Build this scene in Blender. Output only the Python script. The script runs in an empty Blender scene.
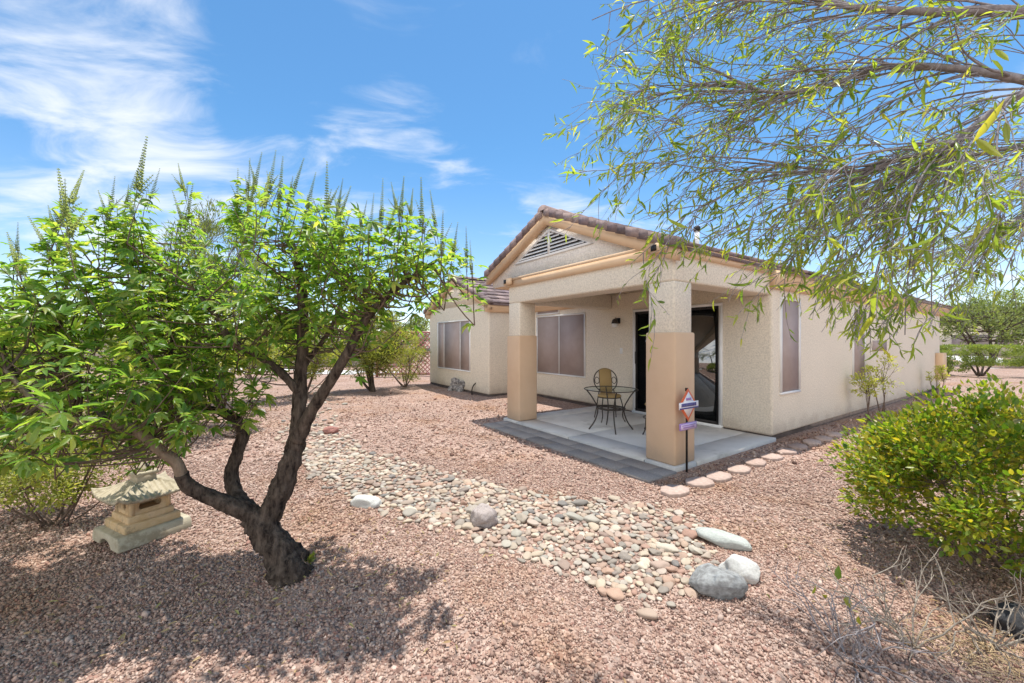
import bpy, bmesh, math, random
import numpy as np
from mathutils import Vector, Matrix, noise

R = math.radians
rng = np.random.default_rng(7)
random.seed(7)
SC = bpy.context.scene
COL = SC.collection

# ------------------------------------------------------------------ camera, sky, sun, exposure
F_PX, CX, CY, CAM_Z = 396.0, 512.0, 341.5, 1.5
cam_d = bpy.data.cameras.new("camera"); cam = bpy.data.objects.new("camera", cam_d); COL.objects.link(cam)
cam.location = (0, 0, CAM_Z); cam.rotation_euler = (R(90), 0, 0)
cam_d.sensor_width = 36.0; cam_d.lens = F_PX / 1024 * 36.0
cam_d.clip_start = 0.05; cam_d.clip_end = 5000
SC.camera = cam
SUN_DIR = Vector((-0.09, -0.188, -1.0)).normalized()          # the way the light travels
SUN_EL = math.asin(-SUN_DIR.z); SUN_AZ = math.atan2(-SUN_DIR.x, -SUN_DIR.y)
SUN_STRENGTH, SKY_STRENGTH, EXPOSURE = 3.4, 0.090, 1.02
sun_d = bpy.data.lights.new("sun", "SUN"); sun = bpy.data.objects.new("sun", sun_d); COL.objects.link(sun)
sun.rotation_euler = SUN_DIR.to_track_quat('-Z', 'Y').to_euler()
sun_d.energy = SUN_STRENGTH; sun_d.angle = R(0.53); sun_d.color = (1.0, 0.955, 0.89)
SC.view_settings.view_transform = 'Standard'; SC.view_settings.look = 'None'
SC.view_settings.exposure = EXPOSURE; SC.view_settings.gamma = 1.0
SC.view_settings.use_curve_mapping = False

W = bpy.data.worlds.new("World"); SC.world = W; W.use_nodes = True
nt = W.node_tree; nt.nodes.clear()
def N(tree, typ, **kw):
    n = tree.nodes.new(typ)
    for k, v in kw.items(): setattr(n, k, v)
    return n
def wire(tree, a, ao, b, bi): tree.links.new(a.outputs[ao], b.inputs[bi])
def math_node(tree, op, a, b=None, c=None, clamp=False):
    n = N(tree, 'ShaderNodeMath', operation=op, use_clamp=clamp)
    for i, v in enumerate((a, b, c)):
        if v is None: continue
        if isinstance(v, (int, float)): n.inputs[i].default_value = v
        else: tree.links.new(v, n.inputs[i])
    return n.outputs[0]
sky = N(nt, 'ShaderNodeTexSky', sky_type='NISHITA')
sky.sun_disc = False; sky.sun_elevation = SUN_EL; sky.sun_rotation = SUN_AZ
sky.altitude = 600; sky.air_density = 1.0; sky.dust_density = 0.3; sky.ozone_density = 2.2
tc = N(nt, 'ShaderNodeTexCoord'); sep = N(nt, 'ShaderNodeSeparateXYZ'); wire(nt, tc, 'Generated', sep, 0)
den = math_node(nt, 'ADD', math_node(nt, 'MAXIMUM', sep.outputs[2], 0.0), 0.18)
cx_ = math_node(nt, 'DIVIDE', sep.outputs[0], den); cy_ = math_node(nt, 'DIVIDE', sep.outputs[1], den)
cmb = N(nt, 'ShaderNodeCombineXYZ'); nt.links.new(cx_, cmb.inputs[0]); nt.links.new(math_node(nt, 'MULTIPLY', cy_, 1.9), cmb.inputs[1])
n1 = N(nt, 'ShaderNodeTexNoise'); n1.inputs['Scale'].default_value = 2.3; n1.inputs['Detail'].default_value = 9; n1.inputs['Roughness'].default_value = 0.58; n1.inputs['Distortion'].default_value = 0.55
wire(nt, cmb, 0, n1, 'Vector')
blob = None                                                    # where the cloud banks stand in the sky
for d, lo, hi, wgt in (((-440, 396, 360), .972, .998, .30), ((-440, 396, 160), .955, .999, .34), ((-300, 396, 130), .96, .999, .22), ((60, 396, 95), .975, 1.0, .16), ((-120, 396, 165), .975, .999, .27), ((110, 396, 110), .97, 1.0, .16), ((560, 396, 90), .93, 1.0, .25)):
    v = Vector(d).normalized()
    dp = N(nt, 'ShaderNodeVectorMath', operation='DOT_PRODUCT'); wire(nt, tc, 'Generated', dp, 0); dp.inputs[1].default_value = v
    mr = N(nt, 'ShaderNodeMapRange', interpolation_type='SMOOTHSTEP'); nt.links.new(dp.outputs['Value'], mr.inputs[0])
    mr.inputs[1].default_value = lo; mr.inputs[2].default_value = hi; mr.inputs[3].default_value = 0; mr.inputs[4].default_value = wgt
    blob = mr.outputs[0] if blob is None else math_node(nt, 'ADD', blob, mr.outputs[0])
dens = math_node(nt, 'ADD', math_node(nt, 'MULTIPLY_ADD', n1.outputs['Fac'], 2.0, -1.12), blob)
cr = N(nt, 'ShaderNodeMapRange', interpolation_type='SMOOTHSTEP'); nt.links.new(dens, cr.inputs[0])
cr.inputs[1].default_value = 0.0; cr.inputs[2].default_value = 0.75; cr.inputs[3].default_value = 0; cr.inputs[4].default_value = 0.78
mixc = N(nt, 'ShaderNodeMix', data_type='RGBA')
tint = N(nt, 'ShaderNodeMix', data_type='RGBA', blend_type='MULTIPLY'); tint.inputs['Factor'].default_value = 1; wire(nt, sky, 0, tint, 'A'); 
low = N(nt, 'ShaderNodeMapRange', interpolation_type='SMOOTHSTEP'); nt.links.new(sep.outputs[2], low.inputs[0]); low.inputs[1].default_value = .0; low.inputs[2].default_value = .45
tcol = N(nt, 'ShaderNodeMix', data_type='RGBA'); nt.links.new(low.outputs[0], tcol.inputs['Factor']); tcol.inputs['A'].default_value = (1.15, 1.12, 1.16, 1); tcol.inputs['B'].default_value = (.62, .98, 1.10, 1); wire(nt, tcol, 'Result', tint, 'B')
nt.links.new(cr.outputs[0], mixc.inputs['Factor']); wire(nt, tint, 'Result', mixc, 'A'); mixc.inputs['B'].default_value = (6.3, 6.4, 6.6, 1)
bg = N(nt, 'ShaderNodeBackground'); bg.inputs['Strength'].default_value = SKY_STRENGTH
fill_cloud = N(nt, 'ShaderNodeVectorMath', operation='DOT_PRODUCT'); wire(nt, tc, 'Generated', fill_cloud, 0); fill_cloud.inputs[1].default_value = Vector((-.22, -.92, .20)).normalized()  # added bright cloud, unseen behind the camera, as fill for the shaded walls
bm_ = N(nt, 'ShaderNodeMapRange', interpolation_type='SMOOTHSTEP'); nt.links.new(fill_cloud.outputs['Value'], bm_.inputs[0]); bm_.inputs[1].default_value = .35; bm_.inputs[2].default_value = .85
bn = N(nt, 'ShaderNodeMapRange', interpolation_type='SMOOTHSTEP'); nt.links.new(n1.outputs['Fac'], bn.inputs[0]); bn.inputs[1].default_value = .30; bn.inputs[2].default_value = .55
mixb = N(nt, 'ShaderNodeMix', data_type='RGBA'); nt.links.new(math_node(nt, 'MULTIPLY', bm_.outputs[0], bn.outputs[0]), mixb.inputs['Factor']); wire(nt, mixc, 'Result', mixb, 'A'); mixb.inputs['B'].default_value = (12.0, 12.0, 12.0, 1)
nt.links.new(mixb.outputs['Result'], bg.inputs['Color'])
wo = N(nt, 'ShaderNodeOutputWorld'); wire(nt, bg, 0, wo, 0)

# ------------------------------------------------------------------ helpers
def U(px, py, Y): return np.array([(px - CX) / F_PX * Y, Y, CAM_Z - (py - CY) / F_PX * Y])
def G(px, py, z=0.0):
    Y = (CAM_Z - z) * F_PX / (py - CY); return np.array([(px - CX) / F_PX * Y, Y, z])
def nrm(v):
    v = np.asarray(v, float); n = np.linalg.norm(v, axis=-1, keepdims=True); return v / np.maximum(n, 1e-9)

class MB:
    """collects shapes, links them as one mesh"""
    def __init__(s): s.V = []; s.F = {}; s.n = 0
    def add(s, V, *Fs):
        V = np.asarray(V, float).reshape(-1, 3); s.V.append(V)
        for f in Fs:
            f = np.asarray(f, int)
            if f.size: s.F.setdefault(f.shape[1], []).append(f + s.n)
        s.n += len(V)
    def box(s, x0, x1, y0, y1, z0, z1, M=None):
        V = np.array([[x, y, z] for z in (z0, z1) for y in (y0, y1) for x in (x0, x1)], float)
        if M is not None: V = V @ np.array(M.to_3x3()).T + np.array(M.translation)
        s.add(V, [[0, 2, 3, 1], [4, 5, 7, 6], [0, 1, 5, 4], [1, 3, 7, 5], [3, 2, 6, 7], [2, 0, 4, 6]])
    def prism(s, poly, lo, hi, axis='z'):
        n = len(poly); V = []
        for h in (lo, hi):
            for p, q in poly:
                V.append((p, q, h) if axis == 'z' else ((h, p, q) if axis == 'x' else (p, h, q)))
        side = [[i, (i + 1) % n, n + (i + 1) % n, n + i] for i in range(n)]
        s.add(V, side, [list(range(n))[::-1]], [list(range(n, 2 * n))])
    def tube(s, P, rad, n=6, cap=True, wob=0.0, seed=0):
        P = np.asarray(P, float); m = len(P); rad = np.broadcast_to(np.asarray(rad, float), (m,))
        T = nrm(np.gradient(P, axis=0))
        a = np.array([0, 0, 1.0]) if abs(T[0][2]) < .9 else np.array([1.0, 0, 0])
        u = nrm(np.cross(T[0], a)); V = np.zeros((m, n, 3)); th = np.arange(n) * 2 * math.pi / n
        for i in range(m):
            u = nrm(u - T[i] * np.dot(u, T[i])); w = np.cross(T[i], u)
            r = np.full(n, rad[i])
            if wob:
                r = r * (1 + wob * np.array([noise.noise((seed + 1.7 * math.cos(t + i * .10), 1.7 * math.sin(t + i * .10), i * .22)) + .55 * noise.noise((seed + 5 + 4.2 * math.cos(t + i * .13), 4.2 * math.sin(t + i * .13), i * .16)) for t in th]))
            V[i] = P[i] + np.outer(np.cos(th) * r, u) + np.outer(np.sin(th) * r, w)
        idx = np.arange(m * n).reshape(m, n); nx = np.roll(idx, -1, axis=1)
        s.add(V.reshape(-1, 3), np.stack([idx[:-1], nx[:-1], nx[1:], idx[1:]], -1).reshape(-1, 4), *( [[idx[0][::-1].tolist()], [idx[-1].tolist()]] if cap else []))
    def lathe(s, prof, c=(0, 0, 0), n=24):
        th = np.arange(n) * 2 * math.pi / n; m = len(prof)
        V = np.array([[c[0] + r * math.cos(t), c[1] + r * math.sin(t), c[2] + z] for r, z in prof for t in th])
        idx = np.arange(m * n).reshape(m, n); nx = np.roll(idx, -1, axis=1)
        s.add(V, np.stack([idx[:-1], nx[:-1], nx[1:], idx[1:]], -1).reshape(-1, 4), [idx[0][::-1].tolist()], [idx[-1].tolist()])
    def ring(s, c, r, rad, n=28, k=6, ax=(1, 0, 0), ay=(0, 1, 0), rx=1, ry=1):
        th = np.arange(n) * 2 * math.pi / n; ax = np.array(ax, float); ay = np.array(ay, float); az = np.cross(ax, ay)
        V = []
        for t in th:
            d = nrm(ax * math.cos(t) + ay * math.sin(t)); p = np.array(c) + ax * r * rx * math.cos(t) + ay * r * ry * math.sin(t)
            for j in range(k):
                f = j * 2 * math.pi / k; V.append(p + d * rad * math.cos(f) + az * rad * math.sin(f))
        idx = np.arange(n * k).reshape(n, k); nx = np.roll(idx, -1, axis=1); d2 = np.roll(idx, -1, axis=0); d3 = np.roll(nx, -1, axis=0)
        s.add(V, np.stack([idx, d2, d3, nx], -1).reshape(-1, 4))
    def build(s, name, mat, parent=None, smooth=False, origin=None, me_only=False):
        V = np.concatenate(s.V) if s.V else np.zeros((0, 3))
        if origin is not None: V = V - np.asarray(origin, float)
        me = bpy.data.meshes.new(name)
        me.vertices.add(len(V)); me.vertices.foreach_set('co', V.ravel())
        loops, starts, p = [], [], 0
        for k, fs in s.F.items():
            f = np.concatenate(fs); loops.append(f.ravel()); starts.append(p + np.arange(len(f)) * k); p += f.size
        if loops:
            L = np.concatenate(loops); S = np.concatenate(starts)
            me.loops.add(len(L)); me.loops.foreach_set('vertex_index', L)
            me.polygons.add(len(S)); me.polygons.foreach_set('loop_start', S)
            if smooth: me.polygons.foreach_set('use_smooth', np.ones(len(S), bool))
        me.update(calc_edges=True); me.validate()
        if mat: me.materials.append(mat)
        if me_only: return me
        return link(name, me, parent)
def link(name, me, parent=None):
    o = bpy.data.objects.new(name, me); COL.objects.link(o)
    if parent: o.parent = parent
    return o
def bevel(o, w, seg=2, ang=30):
    bm = bmesh.new(); bm.from_mesh(o.data); bmesh.ops.recalc_face_normals(bm, faces=bm.faces)
    E = [e for e in bm.edges if len(e.link_faces) == 2 and e.calc_face_angle(0) > R(ang)]
    bmesh.ops.bevel(bm, geom=E, offset=w, segments=seg, profile=.5, affect='EDGES', clamp_overlap=True)
    bm.to_mesh(o.data); bm.free()
    return o
def tag(o, label=None, cat=None, group=None, kind=None):
    if label: o['label'] = label
    if cat: o['category'] = cat
    if group: o['group'] = group
    if kind: o['kind'] = kind
    return o
def thing(name, label, cat, loc=(0, 0, 0), rz=0.0, group=None):
    o = bpy.data.objects.new(name, None); COL.objects.link(o); o.empty_display_size = .1
    o.location = tuple(float(c) for c in loc); o.rotation_euler = (0, 0, rz)
    return tag(o, label, cat, group)
def spline(P, k=8):
    P = np.asarray(P, float); Q = np.vstack([2 * P[0] - P[1], P, 2 * P[-1] - P[-2]]); out = []
    for i in range(1, len(Q) - 2):
        for t in np.linspace(0, 1, k, endpoint=False):
            a, b, c, d = Q[i - 1], Q[i], Q[i + 1], Q[i + 2]
            out.append(.5 * ((2 * b) + (c - a) * t + (2 * a - 5 * b + 4 * c - d) * t * t + (3 * b - a - 3 * c + d) * t ** 3))
    out.append(P[-1]); return np.array(out)

# ------------------------------------------------------------------ materials
MATS = {}
def base_mat(name, rough=.8, spec=.3):
    m = bpy.data.materials.new(name); m.use_nodes = True; t = m.node_tree
    b = t.nodes['Principled BSDF']; b.inputs['Roughness'].default_value = rough; b.inputs['Specular IOR Level'].default_value = spec
    return m, t, b
def ramp(t, cols, fac, interp='LINEAR'):
    r = N(t, 'ShaderNodeValToRGB'); r.color_ramp.interpolation = interp
    e = r.color_ramp.elements
    while len(e) < len(cols): e.new(.5)
    for i, c in enumerate(cols):
        e[i].position = i / (len(cols) - 1) if interp == 'LINEAR' else i / len(cols); e[i].color = (*c, 1)
    t.links.new(fac, r.inputs[0]); return r.outputs[0]
def objco(t): return N(t, 'ShaderNodeTexCoord').outputs['Object']
def noise_tex(t, scale, detail=4, rough=.55, vec=None):
    n = N(t, 'ShaderNodeTexNoise'); n.inputs['Scale'].default_value = scale; n.inputs['Detail'].default_value = detail; n.inputs['Roughness'].default_value = rough
    t.links.new(vec if vec is not None else objco(t), n.inputs['Vector']); return n.outputs['Fac']
def bump(t, b, h, strength=.5, dist=.01):
    n = N(t, 'ShaderNodeBump'); n.inputs['Strength'].default_value = strength; n.inputs['Distance'].default_value = dist
    t.links.new(h, n.inputs['Height']); t.links.new(n.outputs[0], b.inputs['Normal'])
def mixrgb(t, a, b, fac, mode='MIX'):
    n = N(t, 'ShaderNodeMix', data_type='RGBA', blend_type=mode)
    for s, v in (('A', a), ('B', b)):
        if isinstance(v, tuple): n.inputs[s].default_value = (*v, 1)
        else: t.links.new(v, n.inputs[s])
    if isinstance(fac, (int, float)): n.inputs['Factor'].default_value = fac
    else: t.links.new(fac, n.inputs['Factor'])
    return n.outputs['Result']
def noisy(name, c1, c2, scale=6, rough=.8, bscale=0, bstr=.4, bdist=.004, spec=.3, detail=5, metal=0):
    m, t, b = base_mat(name, rough, spec); b.inputs['Metallic'].default_value = metal
    f = noise_tex(t, scale, detail); mr = N(t, 'ShaderNodeMapRange'); t.links.new(f, mr.inputs[0]); mr.inputs[1].default_value = .3; mr.inputs[2].default_value = .7
    t.links.new(mixrgb(t, c1, c2, mr.outputs[0]), b.inputs['Base Color'])
    if bscale: bump(t, b, noise_tex(t, bscale, 4, .6), bstr, bdist)
    return m
def stucco(name, c, rough=.93):
    m, t, b = base_mat(name, rough, .15)
    big = noise_tex(t, 1.1, 5, .6); fine = noise_tex(t, 42, 4, .65); v = N(t, 'ShaderNodeTexVoronoi'); v.inputs['Scale'].default_value = 55; t.links.new(objco(t), v.inputs['Vector'])
    k = mixrgb(t, tuple(x * .90 for x in c), tuple(min(1, x * 1.06) for x in c), big)
    r = N(t, 'ShaderNodeMapRange'); t.links.new(fine, r.inputs[0]); r.inputs[1].default_value = .35; r.inputs[2].default_value = .6; r.inputs[3].default_value = .80; r.inputs[4].default_value = 1.04
    mm = N(t, 'ShaderNodeMix', data_type='RGBA', blend_type='MULTIPLY'); mm.inputs['Factor'].default_value = 1; t.links.new(k, mm.inputs['A']); t.links.new(r.outputs[0], mm.inputs['B'])
    t.links.new(mm.outputs['Result'], b.inputs['Base Color'])
    h = math_node(t, 'ADD', fine, math_node(t, 'MULTIPLY', v.outputs['Distance'], .5)); bump(t, b, h, .75, .008)
    return m
def island_mat(name, cols, rough=.8, spec=.3, fine=0, obj=False, bstr=.4):
    m, t, b = base_mat(name, rough, spec)
    src = N(t, 'ShaderNodeObjectInfo').outputs['Random'] if obj else N(t, 'ShaderNodeNewGeometry').outputs['Random Per Island']
    c = ramp(t, cols, src)
    if fine:
        f = noise_tex(t, fine, 5, .65); r = N(t, 'ShaderNodeMapRange'); t.links.new(f, r.inputs[0]); r.inputs[1].default_value = .3; r.inputs[2].default_value = .7; r.inputs[3].default_value = .78; r.inputs[4].default_value = 1.15
        mm = N(t, 'ShaderNodeMix', data_type='RGBA', blend_type='MULTIPLY'); mm.inputs['Factor'].default_value = 1; t.links.new(c, mm.inputs['A']); t.links.new(r.outputs[0], mm.inputs['B']); c = mm.outputs['Result']
        bump(t, b, f, bstr, .006)
    t.links.new(c, b.inputs['Base Color'])
    return m
def leaf_mat(name, cols, trans=.4, rough=.45):
    m, t, b = base_mat(name, rough - .08, .5)
    g = N(t, 'ShaderNodeNewGeometry'); c = ramp(t, cols, g.outputs['Random Per Island'])
    t.links.new(c, b.inputs['Base Color'])
    tr = N(t, 'ShaderNodeBsdfTranslucent'); h = N(t, 'ShaderNodeMix', data_type='RGBA', blend_type='MULTIPLY'); h.inputs['Factor'].default_value = 1
    t.links.new(c, h.inputs['A']); h.inputs['B'].default_value = (1.9, 1.75, .8, 1); t.links.new(h.outputs['Result'], tr.inputs['Color'])
    mx = N(t, 'ShaderNodeMixShader'); mx.inputs[0].default_value = trans
    t.links.new(b.outputs[0], mx.inputs[1]); t.links.new(tr.outputs[0], mx.inputs[2]); t.links.new(mx.outputs[0], t.nodes['Material Output'].inputs['Surface'])
    return m
def bark_mat(name, c1, c2, sc=(26, 26, 7), bstr=.9):
    m, t, b = base_mat(name, .92, .15)
    mp = N(t, 'ShaderNodeMapping'); mp.inputs['Scale'].default_value = sc; t.links.new(objco(t), mp.inputs['Vector'])
    f = noise_tex(t, 1.0, 6, .65, mp.outputs[0]); r = N(t, 'ShaderNodeMapRange'); t.links.new(f, r.inputs[0]); r.inputs[1].default_value = .34; r.inputs[2].default_value = .68
    t.links.new(mixrgb(t, c1, c2, r.outputs[0]), b.inputs['Base Color']); bump(t, b, f, bstr, .03)
    return m

M_STUCCO = stucco('stucco_cream', (.76, .675, .55))
M_GABLE_LIT = stucco('stucco_gable_lit', (.86, .82, .76))  # house stucco made lighter: the gable's brighter light is put into its colour
M_SHEATH = noisy('column_tan_paint', (.58, .40, .26), (.66, .47, .315), 1.6, .85, 60, .3, .003, .2)
M_TRIM = noisy('trim_tan_paint', (.62, .435, .275), (.69, .50, .33), 2.0, .8, 50, .2, .002, .25)
M_WHITE = noisy('white_paint', (.70, .69, .67), (.78, .77, .75), 5, .5, 0)
M_SCREEN = noisy('mauve_solar_screen', (.36, .29, .265), (.42, .345, .32), 3, .9, 400, .15, .001, .08)
M_DARK = noisy('dark_metal', (.018, .016, .015), (.035, .03, .028), 20, .45, 0, metal=.3)
M_FOOT = noisy('dark_footing', (.06, .045, .04), (.11, .085, .075), 6, .95)
M_IRON = noisy('wrought_iron', (.035, .03, .026), (.09, .07, .055), 40, .55, 120, .3, .001, metal=.4)
M_TILE = island_mat('roof_tile', [(.22, .165, .155), (.12, .09, .09), (.36, .27, .24), (.17, .125, .125), (.28, .21, .195), (.20, .15, .16)], .85, .2, 30)
M_CONC = noisy('patio_concrete', (.50, .475, .44), (.62, .59, .55), 2.2, .85, 70, .2, .002)
M_JOINT = noisy('joint_grime', (.10, .09, .08), (.16, .145, .13), 9, .95)
M_PAVER = island_mat('grey_paver', [(.25, .22, .20), (.33, .295, .27), (.28, .25, .23)], .9, .2, 45)
M_STEP = island_mat('pink_stepping_stone', [(.36, .26, .215), (.44, .33, .275), (.40, .295, .245)], .9, .2, 25, obj=True)
m, t, b = base_mat('door_glass', .03, .8); b.inputs['Base Color'].default_value = (.012, .014, .015, 1); b.inputs['IOR'].default_value = 2.1; M_GLASS = m
m, t, b = base_mat('table_glass', .03, .6); b.inputs['Base Color'].default_value = (.75, .85, .82, 1); b.inputs['Transmission Weight'].default_value = .95; b.inputs['IOR'].default_value = 1.2; M_TGLASS = m
tr = N(t, 'ShaderNodeBsdfTransparent'); tr.inputs[0].default_value = (.93, .97, .96, 1); gl = N(t, 'ShaderNodeBsdfGlossy'); gl.inputs['Roughness'].default_value = .03; fr = N(t, 'ShaderNodeFresnel'); fr.inputs[0].default_value = 1.15; mx = N(t, 'ShaderNodeMixShader'); mx.inputs[0].default_value = .10; t.links.new(tr.outputs[0], mx.inputs[1]); t.links.new(gl.outputs[0], mx.inputs[2]); t.links.new(mx.outputs[0], t.nodes['Material Output'].inputs['Surface'])
m, t, b = base_mat('wicker', .7, .3)
wv = N(t, 'ShaderNodeTexWave'); wv.inputs['Scale'].default_value = 26; wv.inputs['Distortion'].default_value = 1.5; t.links.new(objco(t), wv.inputs['Vector'])
t.links.new(mixrgb(t, (.30, .19, .07), (.46, .32, .14), wv.outputs['Fac']), b.inputs['Base Color']); bump(t, b, wv.outputs['Fac'], .6, .004); M_WICKER = m
M_LANT = noisy('weathered_lantern_concrete', (.50, .35, .18), (.62, .47, .29), 14, .9, 60, .5, .004)
M_LANTROOF = noisy('pale_lantern_glaze', (.34, .29, .20), (.47, .41, .30), 12, .8, 70, .4, .003)
M_LANTFOOT = noisy('grey_lantern_stone', (.35, .31, .22), (.48, .43, .32), 10, .9, 60, .4, .003)
M_LATTICE = noisy('red_lattice_paint', (.36, .15, .14), (.45, .20, .18), 4, .8)
M_BLOCK = noisy('block_wall', (.38, .31, .27), (.46, .385, .335), 3, .95, 30, .4, .006)
def splash(m, top, col, amt):
    t = m.node_tree; b = t.nodes['Principled BSDF']; src = b.inputs['Base Color'].links[0].from_socket
    sp = N(t, 'ShaderNodeSeparateXYZ'); t.links.new(objco(t), sp.inputs[0]); f = noise_tex(t, 3.2, 6, .7)
    e = math_node(t, 'ADD', sp.outputs[2], math_node(t, 'MULTIPLY', f, -top * 1.5)); r = N(t, 'ShaderNodeMapRange', interpolation_type='SMOOTHSTEP'); t.links.new(e, r.inputs[0]); r.inputs[1].default_value = -top * .75; r.inputs[2].default_value = top * .15; r.inputs[3].default_value = amt; r.inputs[4].default_value = 0
    t.links.new(mixrgb(t, src, col, r.outputs[0]), b.inputs['Base Color'])
splash(M_STUCCO, .38, (.36, .27, .21), .5); splash(M_SHEATH, .30, (.34, .25, .19), .5)
def lichen(m, sc, lo, col):
    t = m.node_tree; b = t.nodes['Principled BSDF']; src = b.inputs['Base Color'].links[0].from_socket; f = noise_tex(t, sc, 6, .7); r = N(t, 'ShaderNodeMapRange'); t.links.new(f, r.inputs[0]); r.inputs[1].default_value = lo; r.inputs[2].default_value = lo + .1; r.inputs[4].default_value = .75
    t.links.new(mixrgb(t, src, col, r.outputs[0]), b.inputs['Base Color'])
lichen(M_LANT, 7, .52, (.23, .17, .10)); lichen(M_LANTROOF, 8, .54, (.22, .18, .11)); lichen(M_LANTFOOT, 6, .53, (.24, .20, .13)); lichen(M_CONC, 1.6, .55, (.36, .33, .30))
# ground
m, t, b = base_mat('pink_gravel_ground', .95, .12)
co = objco(t); cs = []
v1 = N(t, 'ShaderNodeTexVoronoi'); v1.inputs['Scale'].default_value = 46; t.links.new(co, v1.inputs['Vector'])
sepc = N(t, 'ShaderNodeSeparateColor'); t.links.new(v1.outputs['Color'], sepc.inputs[0])
GRAVEL = [(0.083, 0.047, 0.038), (0.546, 0.418, 0.347), (0.124, 0.07, 0.057), (0.414, 0.279, 0.216), (0.513, 0.387, 0.316), (0.305, 0.193, 0.151), (0.496, 0.364, 0.292), (0.249, 0.152, 0.121), (0.431, 0.31, 0.254), (0.356, 0.233, 0.178), (0.315, 0.178, 0.144)]
c = ramp(t, GRAVEL, sepc.outputs[0])
big = noise_tex(t, .9, 4, .6); r = N(t, 'ShaderNodeMapRange'); t.links.new(big, r.inputs[0]); r.inputs[1].default_value = .3; r.inputs[2].default_value = .7; r.inputs[3].default_value = .86; r.inputs[4].default_value = 1.1
mm = N(t, 'ShaderNodeMix', data_type='RGBA', blend_type='MULTIPLY'); mm.inputs['Factor'].default_value = 1; t.links.new(c, mm.inputs['A']); t.links.new(r.outputs[0], mm.inputs['B'])
t.links.new(mm.outputs['Result'], b.inputs['Base Color'])
hh = math_node(t, 'ADD', math_node(t, 'MULTIPLY', v1.outputs['Distance'], -1.0), math_node(t, 'MULTIPLY', sepc.outputs[1], .35)); bump(t, b, hh, .9, .02)
M_GROUND = m
def stain(m, sock_owner):
    t = m.node_tree; b = t.nodes['Principled BSDF']; l = b.inputs['Base Color'].links[0]; src = l.from_socket
    f = noise_tex(t, .75, 5, .62); r = N(t, 'ShaderNodeMapRange'); t.links.new(f, r.inputs[0]); r.inputs[1].default_value = .50; r.inputs[2].default_value = .70; r.inputs[4].default_value = .62
    t.links.new(mixrgb(t, src, mixrgb(t, src, (.80, .62, .40), 1.0, 'MULTIPLY'), r.outputs[0]), b.inputs['Base Color'])
stain(M_GROUND, None)
M_GRAVEL = island_mat('pink_gravel_stones', GRAVEL, .9, .15); stain(M_GRAVEL, None)
PEB = [(0.342, 0.285, 0.221), (0.471, 0.38, 0.28), (0.248, 0.178, 0.144), (0.53, 0.452, 0.353), (0.291, 0.277, 0.236), (0.41, 0.269, 0.192), (0.171, 0.158, 0.144), (0.461, 0.373, 0.272), (0.325, 0.198, 0.147), (0.428, 0.373, 0.31), (0.231, 0.198, 0.166), (0.496, 0.412, 0.31)]
M_PEBO = island_mat('river_stone', PEB, .75, .3, 30, obj=True, bstr=.25)
M_PEBI = island_mat('river_stone_small', PEB, .75, .3)
M_ROAD = noisy('asphalt', (.045, .05, .06), (.065, .07, .08), 3, .9)
M_WALK = noisy('pale_pavement', (.46, .44, .42), (.54, .52, .50), 1, .9)
M_BARK = bark_mat('dark_bark', (.017, .012, .010), (.15, .115, .09), (30, 30, 9), 1.0)
M_BARKL = bark_mat('pale_bark', (.16, .12, .085), (.30, .235, .175))
M_TWIG = bark_mat('grey_twig', (.17, .15, .15), (.33, .30, .30), (40, 40, 14), .3)
M_DEAD = bark_mat('bleached_twig', (.20, .165, .13), (.40, .345, .28), (60, 60, 20), .3)
M_STEM = noisy('brown_stem', (.09, .06, .045), (.17, .12, .09), 20, .8)
M_VITEX = leaf_mat('vitex_leaf', [(.07, .17, .03), (.13, .26, .045), (.19, .33, .055), (.095, .21, .045), (.28, .38, .07), (.17, .31, .065), (.38, .42, .11), (.07, .15, .03), (.27, .37, .09)], .62)
M_SPIKE = leaf_mat('bud_green', [(.22, .29, .13), (.32, .37, .20), (.17, .23, .10)], .5, .7)
M_WILLOW = leaf_mat('slender_leaf', [(.13, .22, .04), (.24, .33, .055), (.36, .43, .075), (.09, .17, .035), (.44, .44, .07), (.18, .28, .05), (.28, .38, .06), (.20, .31, .05)], .58)
M_BUSH = leaf_mat('bush_leaf', [(.06, .14, .015), (.13, .23, .025), (.21, .29, .03), (.29, .34, .035), (.08, .17, .02), (.22, .29, .03), (.44, .38, .04), (.15, .13, .03), (.33, .35, .05)], .5)
M_SHRUB = leaf_mat('yellow_green_leaf', [(.15, .20, .045), (.23, .28, .06), (.31, .33, .08), (.18, .23, .055), (.36, .35, .11)], .5, .6)
M_OLIVE = leaf_mat('olive_leaf', [(.09, .125, .045), (.14, .185, .065), (.20, .245, .09), (.11, .15, .055)], .45, .6)
M_HEDGE = leaf_mat('hedge_leaf', [(.11, .16, .035), (.18, .24, .05), (.26, .31, .08)], .45, .6)
M_PALE = leaf_mat('feathery_leaf', [(.15, .20, .07), (.21, .26, .09), (.12, .17, .06)], .4, .6)
M_YEL = leaf_mat('yellow_leaf', [(.42, .44, .09), (.34, .40, .09), (.52, .50, .12)], .45, .6)
M_STRAW = noisy('straw', (.42, .29, .16), (.55, .42, .25), 20, .9)

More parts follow.
